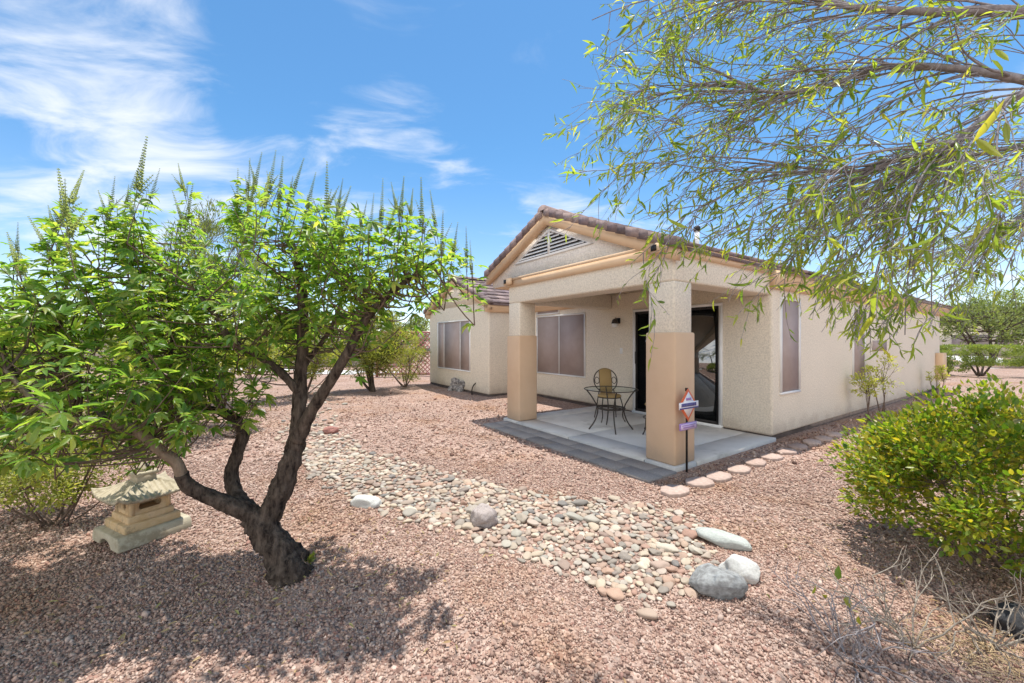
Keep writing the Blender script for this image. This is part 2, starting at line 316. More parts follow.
# ------------------------------------------------------------------ ground
P0 = np.array([1.889, 4.594]); AX = np.array([.827, .562]); BX = np.array([-.562, .827]); HROT = math.atan2(.562, .827)
def hw(a, b_, z=0.0): q = P0 + a * AX + b_ * BX; return np.array([q[0], q[1], z])
def hab(x, y): d0, d1 = x - P0[0], y - P0[1]; return d0 * AX[0] + d1 * AX[1], d0 * BX[0] + d1 * BX[1]
def gz(x, y):
    x = np.asarray(x, float); y = np.asarray(y, float); a, b_ = hab(x, y)
    da = np.maximum(np.maximum(-.6 - a, a - 14), 0); db = np.maximum(np.maximum(-.9 - b_, b_ - 4.2), 0)
    far = np.clip(np.hypot(da, db) / 1.5, 0, 1)
    h = .022 * np.sin(1.1 * x + .7 * y) + .016 * np.sin(2.3 * x - 1.7 * y + 1) + .010 * np.sin(4.1 * x + 3.3 * y + 2)
    return h * far * np.clip(40 / (np.hypot(x, y) + 1e-6), 0, 1) - .004
xs = np.concatenate([-np.geomspace(8.2, 900, 22)[::-1], np.linspace(-8, 8, 129), np.geomspace(8.2, 900, 22)])
ys = np.concatenate([-np.geomspace(2.2, 600, 18)[::-1], np.linspace(-2, 16, 145), np.geomspace(16.3, 1500, 24)])
XX, YY = np.meshgrid(xs, ys); ZZ = gz(XX, YY); nx_, ny_ = len(xs), len(ys)
idx = np.arange(nx_ * ny_).reshape(ny_, nx_); mb = MB()
mb.add(np.stack([XX, YY, ZZ], -1).reshape(-1, 3), np.stack([idx[:-1, :-1], idx[:-1, 1:], idx[1:, 1:], idx[1:, :-1]], -1).reshape(-1, 4))
tag(mb.build('ground', M_GROUND, smooth=True), kind='structure')

mb = MB(); mb.add([(-200, 62, .004), (400, 62, .004), (400, 130, .004), (-200, 130, .004)], [[0, 1, 2, 3]]); tag(mb.build('road', M_ROAD), kind='structure')
mb = MB(); mb.add([(26.5, 22, .004), (30.0, 22.5, .004), (72, 61.9, .004), (64, 61.9, .004)], [[0, 1, 2, 3]]); tag(mb.build('driveway', M_WALK), kind='structure')
mb = MB(); mb.add([(-16, 19.5, .005), (-5.2, 17.6, .005), (-5.5, 19.6, .005), (-16, 23, .005)], [[0, 1, 2, 3]]); tag(mb.build('path', M_WALK), kind='structure')

# patio slab and paver strip, in house axes
def struct_house(mb, name, mat, bv=0):
    o = mb.build(name, mat); o.location = (P0[0], P0[1], 0); o.rotation_euler = (0, 0, HROT)
    if bv: bevel(o, bv, 1)
    return tag(o, kind='structure')
mb = MB(); g = .006
for a0, a1, b0, b1 in ((-.05, .39, -.04, .39), (-.05, .39, .39, 1.77), (-.05, .39, 1.77, 3.14), (-.05, .39, 3.14, 3.58),
                       (.39, 2.50, -.04, .39), (.39, 2.50, .39, 1.77), (.39, 2.50, 1.77, 3.14), (.39, 2.50, 3.14, 3.58)):
    mb.box(a0 + (g if a0 > 0 else 0), a1 - (g if a1 < 2 else 0), b0 + (g if b0 > 0 else 0), b1 - (g if b1 < 3.5 else 0), -.05, .05)
struct_house(mb, 'patio', M_CONC, .004)
mb = MB(); mb.box(-.045, 2.49, -.035, 3.575, -.06, .036); struct_house(mb, 'patio_joints', M_JOINT)
mb = MB()
for r_ in range(2):
    b0 = -.07 - (.22 if r_ else 0)
    while b0 < 3.43:
        lo, hi = max(b0, -.07), min(b0 + .445, 3.45)
        if hi - lo > .05: mb.box(-.575 + .258 * r_ + .003, -.575 + .258 * (r_ + 1) - .003, lo + .003, hi - .003, -.05, .018 + .003 * random.random())
        b0 += .445
struct_house(mb, 'paver_path', M_PAVER, .004)

# ------------------------------------------------------------------ the house
house = thing('house', 'single storey cream stucco house with covered corner patio and brown tiled gables', 'house', (P0[0], P0[1], 0), HROT)
foot = [(2.48, .0), (14, 0), (14, 10.5), (1.32, 10.5), (1.32, 6.41), (2.48, 6.41)]
mb = MB(); mb.prism([(2.50, .02), (13.98, .02), (13.98, 10.48), (1.34, 10.48), (1.34, 6.43), (2.50, 6.43)], -.1, .065); mb.build('footing', M_FOOT, house)
mb = MB(); mb.prism(foot, .06, 2.60); bevel(mb.build('wall', M_STUCCO, house), .045, 3)
SL = .416; RB, RZ = 2.36, 3.62        # main ridge: b, deck z
def deck(b_): return RZ - SL * abs(b_ - RB)
# gable walls: main, left wing
mb = MB(); mb.prism([(.03, 2.58), (4.14, 2.58), (4.14, deck(4.14) - .05), (RB, RZ - .05), (.03, deck(.03) - .05)], .06, .30, 'x'); mb.build('gable_wall', M_GABLE_LIT, house)
LB, LZ = 8.45, 3.45
def ldeck(b_): return LZ - SL * abs(b_ - LB)
mb = MB(); mb.prism([(6.43, 2.55), (10.48, 2.55), (10.48, ldeck(10.48) - .05), (LB, LZ - .05), (6.43, ldeck(6.43) - .05)], 1.323, 1.6, 'x'); mb.build('gable_wall', M_STUCCO, house)
# beams of the patio, one U-shaped mesh with rounded edges, and the ceiling
mb = MB(); mb.prism([(.02, .02), (2.47, .02), (2.47, .38), (.38, .38), (.38, 3.15), (2.47, 3.15), (2.47, 3.51), (.02, 3.51)], 2.21, 2.62); bevel(mb.build('patio_beam', M_STUCCO, house), .03, 3)
mb = MB(); mb.box(.30, 2.6, .30, 3.25, 2.50, 2.56); mb.build('patio_ceiling', M_STUCCO, house)
mb = MB(); mb.box(.10, 2.6, 3.45, 4.12, 2.57, 2.66); mb.build('soffit', M_TRIM, house)
for b0 in (0.0, 3.12):
    cmb_ = MB(); cmb_.box(.02, .38, b0 + .02, b0 + .38, 1.58, 2.215); col_ = bevel(cmb_.build('column', M_STUCCO, house), .02, 2)
    s_ = MB(); s_.box(-.01, .40, b0 - .01, b0 + .40, .052, 1.61); o = bevel(s_.build('column_sheath', M_SHEATH, col_), .022, 2)
# trim band around the beam top
mb = MB()
for p, z0, z1 in ((.035, 2.515, 2.635), (.05, 2.635, 2.675)):
    mb.prism([(.02 - p, .02 - p), (2.42, .02 - p), (2.42, .2), (.2, .2), (.2, 3.51 + p), (.02 - p, 3.51 + p)], z0, z1)
mb.build('trim', M_TRIM, house)
for b0 in (3.47, .22):
    mb = MB(); mb.box(-.085, -.03, b0 - .17, b0 + .05, 2.555, 2.672); o = mb.build('trim_block', M_TRIM, house)
    mb = MB(); mb.box(-.088, -.075, b0 - .035, b0 + .045, 2.58, 2.655); mb.build('scupper', M_DARK, o)
# eaves: boxed mouldings
prof = [(.05, 2.30), (-.05, 2.30), (-.075, 2.335), (-.16, 2.41), (-.18, 2.43), (-.18, 2.535), (.05, 2.60)]
mb = MB(); mb.prism(prof, 2.43, 14.2, 'x'); mb.build('eave', M_TRIM, house)
profl = [(6.41 + (p - 0), z - .02) for p, z in prof]
mb = MB(); mb.prism([(6.46 + p - .05, z) for p, z in prof], 1.20, 6, 'x'); mb.prism([(10.5 - p, z) for p, z in prof][::-1], 1.20, 9, 'x'); mb.build('eave', M_TRIM, house)
mb = MB(); mb.prism([(2.48 + p, z) for p, z in prof], 4.1, 6.3, 'y'); mb.build('eave', M_TRIM, house)
# rake fascias
def chevron(b0, rb, b1, f, lo, hi): return [(b0, f(b0) + lo), (rb, f(rb) + lo), (b1, f(b1) + lo), (b1, f(b1) + hi), (rb, f(rb) + hi), (b0, f(b0) + hi)]
mb = MB(); mb.prism(chevron(-.04, RB, 4.22, deck, -.19, .0), -.05, .05, 'x'); mb.build('fascia', M_TRIM, house)
mb = MB(); mb.prism(chevron(6.24, LB, 10.66, ldeck, -.19, .0), 1.20, 1.32, 'x'); mb.build('fascia', M_TRIM, house)
# roofs: deck plus overlapping flat tiles
def tiles(mb, org, along, up, nrm_, L, S, tw=.33, ex=.355, rs=1):
    rr = random.Random(rs); org, along, up, nrm_ = map(lambda v: np.array(v, float), (org, along, up, nrm_))
    rows = int(math.ceil(S / ex)); th = .032
    for r_ in range(rows):
        s0 = r_ * ex; s1 = min(s0 + ex + .07, S + .03); x = -(tw / 2 if r_ % 2 else 0)
        while x < L - 1e-3:
            x0, x1 = max(x, 0), min(x + tw, L); x += tw
            if x1 - x0 < .03: continue
            j = rr.uniform(-.006, .006); c0 = .04 + j; c1 = .006
            q = []
            for xx in (x0 + .002, x1 - .002):
                q += [org + along * xx + up * (s0 + j) + nrm_ * (c0 - th), org + along * xx + up * (s0 + j) + nrm_ * (c0 + .012), org + along * xx + up * s1 + nrm_ * (c1 + .012), org + along * xx + up * s1 + nrm_ * (c1 - .004)]
            mb.add(q, [[0, 1, 2, 3], [7, 6, 5, 4], [0, 4, 5, 1], [1, 5, 6, 2], [2, 6, 7, 3], [3, 7, 4, 0]])
cs, sn = 1 / math.hypot(1, SL), SL / math.hypot(1, SL)
def rake_tiles(mb, a, b0, b1, f, sgn):
    L = abs(b1 - b0) / cs; n = int(L / .185); rr = random.Random(int(abs(b0) * 100))
    for i in range(n):
        t0, t1 = i / n, (i + 1) / n + .012
        p = b0 + (b1 - b0) * t0; q = b0 + (b1 - b0) * min(t1, 1); d = rr.uniform(-.004, .004)
        V = []
        for aa in (a - .035 + d, a + .13):
            V += [(aa, p, f(p) - .035), (aa, q, f(q) - .05), (aa, q, f(q) + .07), (aa, p, f(p) + .09)]
        mb.add(V, [[0, 1, 2, 3], [7, 6, 5, 4], [0, 4, 5, 1], [1, 5, 6, 2], [2, 6, 7, 3], [3, 7, 4, 0]])
def ridge_caps(mb, a0, a1, rb, rz):
    a = a0
    while a < a1:
        V = []
        for k, (aa, r_) in enumerate(((a, 1.0), (a + .40, .9))):
            for th in np.linspace(0, math.pi, 7): V.append((aa, rb + .12 * r_ * math.cos(th), rz + .02 + .085 * r_ * math.sin(th) + (0 if k else .012)))
        mb.add(V, [[i, i + 1, 8 + i, 7 + i] for i in range(6)], [[6, 5, 4, 3, 2, 1, 0]])
        a += .36
Sm = (RB + .22) / cs
mb = MB()
for b_, a0, a1 in ((-.03, -.02, 2.43), (-.22, 2.43, 14.3)): mb.prism([(b_, deck(b_) - .05), (RB, RZ - .06), (4.22, deck(4.22) - .05), (4.22, deck(4.22)), (RB, RZ), (b_, deck(b_))], a0, a1, 'x')
roof = mb.build('roof', M_TILE, house)
mb = MB()
tiles(mb, (-.02, -.05, deck(-.05)), (1, 0, 0), (0, cs, sn), (0, -sn, cs), 2.44, (RB + .05) / cs, rs=1)
tiles(mb, (2.425, -.24, deck(-.24)), (1, 0, 0), (0, cs, sn), (0, -sn, cs), 11.9, Sm, rs=5)
tiles(mb, (-.02, 4.24, deck(4.24)), (1, 0, 0), (0, -cs, sn), (0, sn, cs), 14.3, (4.24 - RB) / cs, rs=2)
rake_tiles(mb, -.05, -.07, RB - .03, deck, 1); rake_tiles(mb, -.05, 4.25, RB + .03, deck, -1)
ridge_caps(mb, -.09, 14, RB, RZ); mb.build('roof_tiles', M_TILE, roof)
mb = MB(); mb.prism([(6.2, ldeck(6.2) - .05), (LB, LZ - .06), (10.68, ldeck(10.68) - .05), (10.68, ldeck(10.68)), (LB, LZ), (6.2, ldeck(6.2))], 1.24, 9.5, 'x')
roof2 = mb.build('roof', M_TILE, house)
mb = MB(); tiles(mb, (1.22, 6.2, ldeck(6.2)), (1, 0, 0), (0, cs, sn), (0, -sn, cs), 8, (LB - 6.2) / cs, rs=3); tiles(mb, (1.22, 10.7, ldeck(10.7)), (1, 0, 0), (0, -cs, sn), (0, sn, cs), 8, (10.7 - LB) / cs, rs=4)
rake_tiles(mb, 1.2, 6.2, LB - .03, ldeck, 1); rake_tiles(mb, 1.2, 10.7, LB + .03, ldeck, -1); ridge_caps(mb, 1.16, 9.2, LB, LZ); mb.build('roof_tiles', M_TILE, roof2)
mb = MB(); z0 = 2.54
mb.prism([(2.28, z0 - .05), (5.3, z0 + 3.0 * SL), (5.3, z0 - .05)], 4.0, 6.4, 'y'); roof3 = mb.build('roof', M_TILE, house)
mb = MB(); tiles(mb, (2.26, 4.0, z0), (0, 1, 0), (cs, 0, sn), (-sn, 0, cs), 2.4, 3.1 / cs, rs=6); mb.build('roof_tiles', M_TILE, roof3)
# gable vent with louvres, on the gable wall
va = .06; vz0, vh, vw = 2.955, .375, .895; vb = 2.335
mb = MB()
def tri(b0, z, w, h): return [(b0 - w, z), (b0 + w, z), (b0, z + h)]
o_ = tri(vb, vz0 - .035, vw + .10, vh + .075); i_ = tri(vb, vz0, vw, vh)
V = []
for a_ in (va - .03, va + .01):
    V += [(a_, *p) for p in o_] + [(a_, *p) for p in i_]
f = []
for k in range(3):
    j = (k + 1) % 3; f += [[k, j, 3 + j, 3 + k], [6 + k, 9 + k, 9 + j, 6 + j], [k, 6 + k, 6 + j, j], [3 + k, 3 + j, 9 + j, 9 + k]]
mb.add(V, f); mb.box(va - .034, va + .005, vb - .022, vb + .022, vz0 - .01, vz0 + vh + .01)
vent = mb.build('gable_vent', M_WHITE, house)
mb = MB(); mb.prism(i_, va - .012, va - .004, 'x'); mb.build('vent_backing', M_DARK, vent)
mb = MB()
for k in range(6):
    z = vz0 + .012 + k * .058; w = vw * (1 - (z - vz0) / vh) - .05
    if w > .04:
        mb.add([(va - .028, vb - w, z), (va - .028, vb + w, z), (va - .013, vb + w, z + .03), (va - .013, vb - w, z + .03), (va - .028, vb - w, z + .006), (va - .028, vb + w, z + .006), (va - .013, vb + w, z + .036), (va - .013, vb - w, z + .036)],
               [[0, 3, 2, 1], [4, 5, 6, 7], [0, 1, 5, 4], [2, 3, 7, 6]])
mb.build('louvre', M_WHITE, vent)
# windows
def rect(mb, face, u0, u1, z0, z1, d0, d1):
    if face[0] == 'A': mb.box(face[1] - d1, face[1] - d0, u0, u1, z0, z1)
    else: mb.box(u0, u1, -d1, -d0, z0, z1)
def window(face, u0, u1, z0, z1, mull=(), fw=.035, label=None):
    mb = MB()
    rect(mb, face, u0 - fw, u1 + fw, z0 - fw, z0, -.03, .028); rect(mb, face, u0 - fw, u1 + fw, z1, z1 + fw, -.03, .028)
    rect(mb, face, u0 - fw, u0, z0, z1, -.03, .028); rect(mb, face, u1, u1 + fw, z0, z1, -.03, .028)
    for q in mull: rect(mb, face, q - .012, q + .012, z0, z1, -.02, .022)
    o = mb.build('window', M_WHITE, house)
    if label: o['label'] = label
    ed = [u0] + list(mull) + [u1]
    for i in range(len(ed) - 1):
        s_ = MB(); rect(s_, face, ed[i] + (.012 if i else 0), ed[i + 1] - (.012 if i < len(ed) - 2 else 0), z0, z1, -.02, .010)
        s_.build('screen', M_SCREEN, o)
window(('A', 2.48), 3.98, 5.76, .68, 2.14, (4.87,), label='wide two pane window behind the patio column')
window(('A', 2.48), 4.9, 5.76, 2.24, 2.42)
window(('A', 1.32), 7.48, 9.72, .645, 2.11, (8.08, 9.24), label='three pane window in the left gable')
window(('B',), 2.75, 3.39, .71, 2.15, label='tall narrow window on the side wall')
window(('B',), 6.0, 6.70, .71, 2.15)
mb = MB(); rect(mb, ('B',), 7.26, 8.28, 1.29, 1.52, -.02, .012); mb.build('wall_vent', M_SCREEN, house)
# sliding door
mb = MB(); D0, D1, DZ0, DZ1 = .80, 2.515, .10, 2.10; fA = ('A', 2.48)
rect(mb, fA, D0 - .05, D1 + .05, DZ1, DZ1 + .05, -.03, .04); rect(mb, fA, D0 - .05, D0, DZ0, DZ1, -.03, .04); rect(mb, fA, D1, D1 + .05, DZ0, DZ1, -.03, .04)
rect(mb, fA, D0 - .05, D1 + .05, .052, DZ0, -.03, .07)
door = mb.build('sliding_door', M_WHITE, house)
mb = MB(); rect(mb, fA, D0, D1, DZ0, DZ1, -.02, .008); mb.build('glass', M_GLASS, door)
mb = MB()
for q in (D0 + .02, 1.45, 1.66, D1 - .03): rect(mb, fA, q - .02, q + .02, DZ0, DZ1, .0081, .03)
rect(mb, fA, D0, D1, DZ0 + .0, DZ0 + .05, .0083, .028); rect(mb, fA, D0, D1, DZ1 - .05, DZ1, .0083, .028); mb.build('door_rail', M_DARK, door)
mb = MB(); rect(mb, fA, 2.455, 2.495, 1.05, 1.30, .03, .065); bevel(mb.build('handle', M_DARK, door), .008, 2)
mb = MB(); rect(mb, fA, 2.86, 2.93, 1.24, 1.36, -.01, .008); o = bevel(mb.build('switch_plate', M_WHITE, house), .003, 1)
# roof pipe
pz = deck(.8)
mb = MB(); mb.lathe([(.035, -.2), (.035, .30)], (1.8, .8, pz), 12); o = mb.build('vent_pipe', M_WHITE, house, True)
mb = MB(); mb.lathe([(.05, .27), (.05, .34), (.02, .36)], (1.8, .8, pz), 12); mb.build('pipe_cap', M_DARK, o)
# meter box at the far end of the side wall
mb = MB(); mb.box(13.35, 13.9, -.16, .0, .35, 1.15); bevel(mb.build('utility_box', M_TRIM, house), .01, 1)

# wall lantern beside the door
p = hw(2.48, 2.965, 1.90)
lampo = thing('wall_lamp', 'small round-shaded bronze lamp fixed to the cream wall beside the door', 'lamp', p, HROT)
mb = MB(); mb.box(-.03, .0, -.05, .05, -.02, .10); bevel(mb.build('back_plate', M_DARK, lampo), .01, 2)
mb = MB(); mb.tube(spline([(-.02, 0, .06), (-.09, 0, .10), (-.12, 0, .07)]), .008, 8); mb.build('arm', M_DARK, lampo, True)
mb = MB(); mb.lathe([(.02, .08), (.05, .06), (.07, .0), (.072, -.02)], (-.12, 0, 0), 20); mb.build('shade', M_IRON, lampo, True)
mb = MB(); mb.lathe([(.055, -.02), (.06, -.05), (.05, -.09), (.01, -.10)], (-.12, 0, 0), 20); mb.build('glass_globe', M_WHITE, lampo, True)

# ------------------------------------------------------------------ patio furniture
def make_chair(loc, rz, label):
    c = thing('patio_chair', label, 'chair', loc, rz, 'wrought iron patio chairs')
    mb = MB(); mb.lathe([(.02, .43), (.19, .43), (.215, .44), (.215, .455), (.19, .475), (.02, .48)], n=28); mb.build('seat', M_WICKER, c, True)
    for sx in (-1, 1):
        mb = MB(); mb.tube(spline([(sx * .16, -.13, .44), (sx * .19, -.18, .26), (sx * .185, -.19, .10), (sx * .22, -.23, .0)]), .0105, 8); mb.build('leg', M_IRON, c, True)
        mb = MB(); mb.tube(spline([(sx * .13, .17, .56), (sx * .16, .17, .42), (sx * .185, .20, .20), (sx * .21, .25, .0)]), .0105, 8); mb.build('leg', M_IRON, c, True)
    mb = MB(); mb.ring((0, 0, .24), .235, .007); mb.ring((0, 0, .425), .20, .009); mb.build('stretcher', M_IRON, c, True)
    up = np.array((0, .22, .975)); ce = np.array((0, .235, .71))
    mb = MB(); mb.ring(ce, 1, .0105, 40, 8, (1, 0, 0), up, .225, .225)
    for sx in (-1, 1):
        mb.ring(ce + np.array((sx * .165, 0, 0)), .042, .007, 18, 6, (1, 0, 0), up, 1, 1.5)
        mb.tube([ce + np.array((sx * .115, 0, 0)) + up * h for h in (-.19, 0, .19)], .008, 6)
    mb.build('back_frame', M_IRON, c, True)
    mb = MB(); K = 9; V = []
    for d in (-.010, .010):
        for i in range(K):
            x = -.115 + .23 * i / (K - 1); e = math.sqrt(max(0, .225 ** 2 - x * x)) * (1.06 if d else 1)
            for h in (-.245, e): V.append(ce + np.array((x, d, 0)) + up * h)
    f = []
    for i in range(K - 1):
        q = 2 * i; f += [[q, q + 2, q + 3, q + 1], [2 * K + q, 2 * K + q + 1, 2 * K + q + 3, 2 * K + q + 2], [q + 1, q + 3, 2 * K + q + 3, 2 * K + q + 1], [q, 2 * K + q, 2 * K + q + 2, q + 2]]
    f += [[0, 1, 2 * K + 1, 2 * K], [2 * K - 2, 4 * K - 2, 4 * K - 1, 2 * K - 1]]
    mb.add(V, f); mb.build('backrest', M_WICKER, c)
    return c
make_chair((1.80, 7.32, .05), R(4), 'wicker backed iron chair standing behind the round glass table')
make_chair((2.33, 6.28, .05), R(-112), 'iron chair half hidden behind the near patio column')
tb = thing('patio_table', 'round glass topped table with curved dark iron legs on the patio', 'table', (1.63, 6.53, .05))
mb = MB(); mb.lathe([(.01, .662), (.425, .662), (.425, .670), (.01, .670)], n=48); mb.build('tabletop', M_TGLASS, tb)
mb = MB(); mb.ring((0, 0, .665),   .432, .007, 56, 8); mb.build('rim', M_IRON, tb, True)
for k in range(4):
    an = R(-92 + 90 * k); c_, s_ = math.cos(an), math.sin(an)
    mb = MB(); mb.tube(spline([(c_ * .40, s_ * .40, .655), (c_ * .30, s_ * .30, .52), (c_ * .215, s_ * .215, .34), (c_ * .26, s_ * .26, .15), (c_ * .36, s_ * .36, .0)]), .011, 8); mb.build('leg', M_IRON, tb, True)
mb = MB(); mb.ring((0, 0, .355), .225, .012, 36, 8); mb.ring((0, 0, .34), .19, .007, 36, 6); mb.build('leg_ring', M_IRON, tb, True)

# ------------------------------------------------------------------ security sign
sg = thing('yard_sign', 'diamond shaped white and orange security sign on a black stake by the column', 'sign', hw(.085, -.10, 0), HROT)
mS = noisy('sign_white', (.75, .72, .74), (.80, .77, .78), 8, .4); mO = noisy('sign_orange', (.62, .13, .05), (.66, .15, .06), 8, .4); mP = noisy('sign_purple', (.33, .20, .46), (.36, .22, .50), 8, .4); mN = noisy('sign_navy', (.05, .05, .22), (.06, .06, .25), 8, .4); mL = noisy('sign_lilac', (.62, .50, .70), (.66, .54, .74), 8, .4)
mb = MB(); mb.box(-.010, .010, -.004, .012, -.08, .94); mb.tube([(0, .004, .93), (0, .004, .965)], .018, 10); mb.build('stake', M_DARK, sg)
dz = .775
mb = MB(); mb.prism([(-.175, dz), (0, dz - .19), (.175, dz), (0, dz + .19)], -.016, -.005, 'y'); bevel(mb.build('diamond_plate', mO, sg), .003, 1)
mb = MB(); mb.prism([(-.135, dz), (0, dz - .147), (.135, dz), (0, dz + .147)], -.019, -.0155, 'y'); o = mb.build('diamond_face', mS, sg)
mb = MB()
for z, w in ((dz + .065, .05),): mb.box(-w, w, -.0215, -.0192, z - .014, z + .014)
mb.build('printed_lines', mP, o)
mb = MB(); mb.box(-.19, .19, -.026, -.0192, dz - .045, dz + .035); o = bevel(mb.build('name_band', mS, sg), .002, 1)
mb = MB()
x = -.15
while x < .145:
    w = random.uniform(.012, .022); mb.box(x, min(x + w, .15), -.0285, -.0262, dz - .018, dz + .022); x += w + .006
mb.box(-.185, .185, -.0285, -.0262, dz - .043, dz - .028); mb.build('band_lettering', mN, o)
mb = MB(); mb.box(-.165, .165, -.020, -.005, dz - .285, dz - .205); o = bevel(mb.build('lower_plate', mP, sg), .003, 1)
mb = MB(); mb.box(-.150, .150, -.0225, -.0202, dz - .275, dz - .215); mb.build('lower_face', mL, o)
mb = MB(); mb.box(-.13, .13, -.0248, -.0227, dz - .236, dz - .226); mb.box(-.11, .11, -.0248, -.0227, dz - .262, dz - .248); mb.build('plate_lines', mP, o)

# ------------------------------------------------------------------ pagoda lantern
ln = thing('pagoda_lantern', 'weathered stone pagoda lantern with tiled roof, standing on gravel under the tree', 'lantern', (-2.875, 3.09, float(gz(-2.875, 3.09))), R(-27))
mb = MB()
def footslab():                                                 # a slab on cloud shaped feet: arch cut under two sides
    n = 40; pts = []
    for i in range(n + 1):
        x = -.26 + .52 * i / n; u = abs(x) / .26
        pts.append((x, .0 if u > .42 else .055 * math.sqrt(max(0, 1 - (u / .42) ** 2))))
    return pts + [(.26, .06), (.235, .105), (-.235, .105), (-.26, .06)]
mb.prism(footslab(), -.26, .26, 'y'); lf = bevel(mb.build('foot', M_LANTFOOT, ln), .022, 3, 50)
mb = MB(); mb.box(-.20, .20, -.20, .20, .10, .165); bevel(mb.build('plinth', M_LANT, ln), .012, 2)
mb = MB(); mb.box(-.165, .165, -.165, .165, .16, .215); bevel(mb.build('plinth', M_LANT, ln), .012, 2)
def panel(kind):
    w, z0, z1 = .125, .212, .335; n = 40; zc = (z0 + z1) / 2; inn, out = [], []
    for i in range(n):
        t_ = 2 * math.pi * (i + .5) / n; c_, s_ = math.cos(t_), math.sin(t_)
        if kind == 'round': inn.append((.036 * c_, zc + .036 * s_))
        else: inn.append((max(-.045, min(.045, .075 * c_)) + .035 * c_, zc + .030 * max(-.85, min(.85, s_ * 1.2))))
        k = max(abs(c_) / w, abs(s_) / ((z1 - z0) / 2)); out.append((c_ / k, zc + s_ / k))
    return inn, out
mb = MB()
for k, kind in enumerate(('round', 'oblong', 'round', 'oblong')):
    inn, out = panel(kind); n = len(inn); an = R(90 * k); V = []
    for d in (-.135, -.112):
        for lst in (inn, out):
            for x, z in lst: V.append((x * math.cos(an) - d * math.sin(an), x * math.sin(an) + d * math.cos(an), z))
    V = np.array(V); i0 = np.arange(n); i1 = (i0 + 1) % n
    mb.add(V, np.stack([i0, i1, n + i1, n + i0], -1), np.stack([2 * n + i0, 3 * n + i0, 3 * n + i1, 2 * n + i1], -1), np.stack([i0, 2 * n + i0, 2 * n + i1, i1], -1))
for sx in (-1, 1):
    for sy in (-1, 1): mb.box(sx * .128 - .016, sx * .128 + .016, sy * .128 - .016, sy * .128 + .016, .21, .345)
mb.build('fire_box', M_LANT, ln)
mb = MB(); mb.box(-.10, .10, -.10, .10, .205, .212); mb.build('fire_box_floor', M_FOOT, ln)
mb = MB(); mb.box(-.17, .17, -.17, .17, .334, .352); bevel(mb.build('cornice', M_LANT, ln), .006, 1)
K = 81; q = np.linspace(-1, 1, K); UU, VV = np.meshgrid(q, q); r_ = np.maximum(abs(UU), abs(VV)); tg = np.where(abs(UU) > abs(VV), VV, UU)
cor = np.minimum(abs(UU), abs(VV)) / np.maximum(r_, 1e-6)
zz = .360 + .135 * np.clip(1 - r_, 0, 1) ** 1.35 + .045 * (cor ** 4) * r_ ** 3
rib = np.clip(np.cos(tg * 1.0 * math.pi * 12), 0, 1) * .013 * (r_ > .3) * (r_ < .99) * (cor < .86)
hip = np.exp(-((1 - cor) / .10) ** 2) * .014 * (r_ > .28)
zz = np.where(r_ < .27, .360 + .135 * (1 - .27) ** 1.35 + .012, zz + rib + hip)
idx = np.arange(K * K).reshape(K, K); top = np.stack([UU * .265, VV * .265, zz], -1).reshape(-1, 3); bot = np.stack([UU * .262, VV * .262, np.minimum(zz - .022, .345 + .045 * cor ** 4 * r_ ** 3)], -1).reshape(-1, 3)
mb = MB(); qd = np.stack([idx[:-1, :-1], idx[:-1, 1:], idx[1:, 1:], idx[1:, :-1]], -1).reshape(-1, 4); M_ = K * K
ed = np.concatenate([idx[0, :], idx[1:, -1], idx[-1, -2::-1], idx[-2:0:-1, 0]]); e2 = np.roll(ed, -1)
mb.add(np.concatenate([top, bot]), qd, qd[:, ::-1] + M_, np.stack([e2, ed, ed + M_, e2 + M_], -1)); mb.build('roof', M_LANTROOF, ln, True)
mb = MB(); mb.box(-.07, .07, -.07, .07, .44, .50); mb.box(-.085, .085, -.085, .085, .497, .525); mb.lathe([(.05, .52), (.06, .545), (.035, .565), (.01, .60)], n=16); bevel(mb.build('finial', M_LANTROOF, ln), .006, 1)

ln.scale = (.86, .86, .95)
# ------------------------------------------------------------------ stones
def rock_mesh(name, mat, sub=3, rough=.25, seed=0, flat=.5, facets=7, cut=.72):
    bm = bmesh.new(); bmesh.ops.create_icosphere(bm, subdivisions=sub, radius=1); rr = random.Random(seed)
    pl = [(Vector((rr.gauss(0, 1), rr.gauss(0, 1), rr.gauss(0, 1))).normalized(), rr.uniform(cut, .95)) for _ in range(facets)]
    for v in bm.verts:
        p = v.co.copy()
        for n_, d in pl:
            s_ = p.dot(n_)
            if s_ > d: p -= n_ * (s_ - d) * .92
        p *= 1 + rough * noise.noise(p * 1.4 + Vector((seed * 3.1, 0, 0))) + rough * .3 * noise.noise(p * 4.5 + Vector((seed, 7, 0)))
        v.co = Vector((p.x, p.y, p.z))
    me = bpy.data.meshes.new(name); bm.to_mesh(me); bm.free(); me.materials.append(mat)
    me.polygons.foreach_set('use_smooth', np.ones(len(me.polygons), bool)); return me
def rock(name, px, py, sz, rz, mat, label, cat, seed, rough=.22, sink=.25, group=None, tilt=0, facets=7):
    g = G(px, py); z = float(gz(g[0], g[1])); me = rock_mesh(name, mat, 4, rough, seed, facets=facets); o = link(name, me)
    o.location = (g[0], g[1], z + sz[2] * (1 - 2 * sink) * .95); o.scale = sz; o.rotation_euler = (tilt, 0, rz); tag(o, label, cat, group); return o
mk = lambda n, a, b_, s=9: noisy(n, a, b_, s, .85, 30, .6, .012)
M_RW = mk('white_rock', (.50, .49, .45), (.66, .65, .61)); M_RG = mk('grey_green_rock', (.34, .36, .33), (.50, .52, .47)); M_RD = mk('dark_rock', (.16, .155, .15), (.36, .37, .36), 5); M_RP = mk('pinkish_rock', (.30, .25, .23), (.45, .39, .36)); M_RR = mk('red_rock', (.26, .10, .08), (.40, .22, .18)); M_BLK = mk('blackish_rock', (.02, .02, .022), (.06, .06, .062))
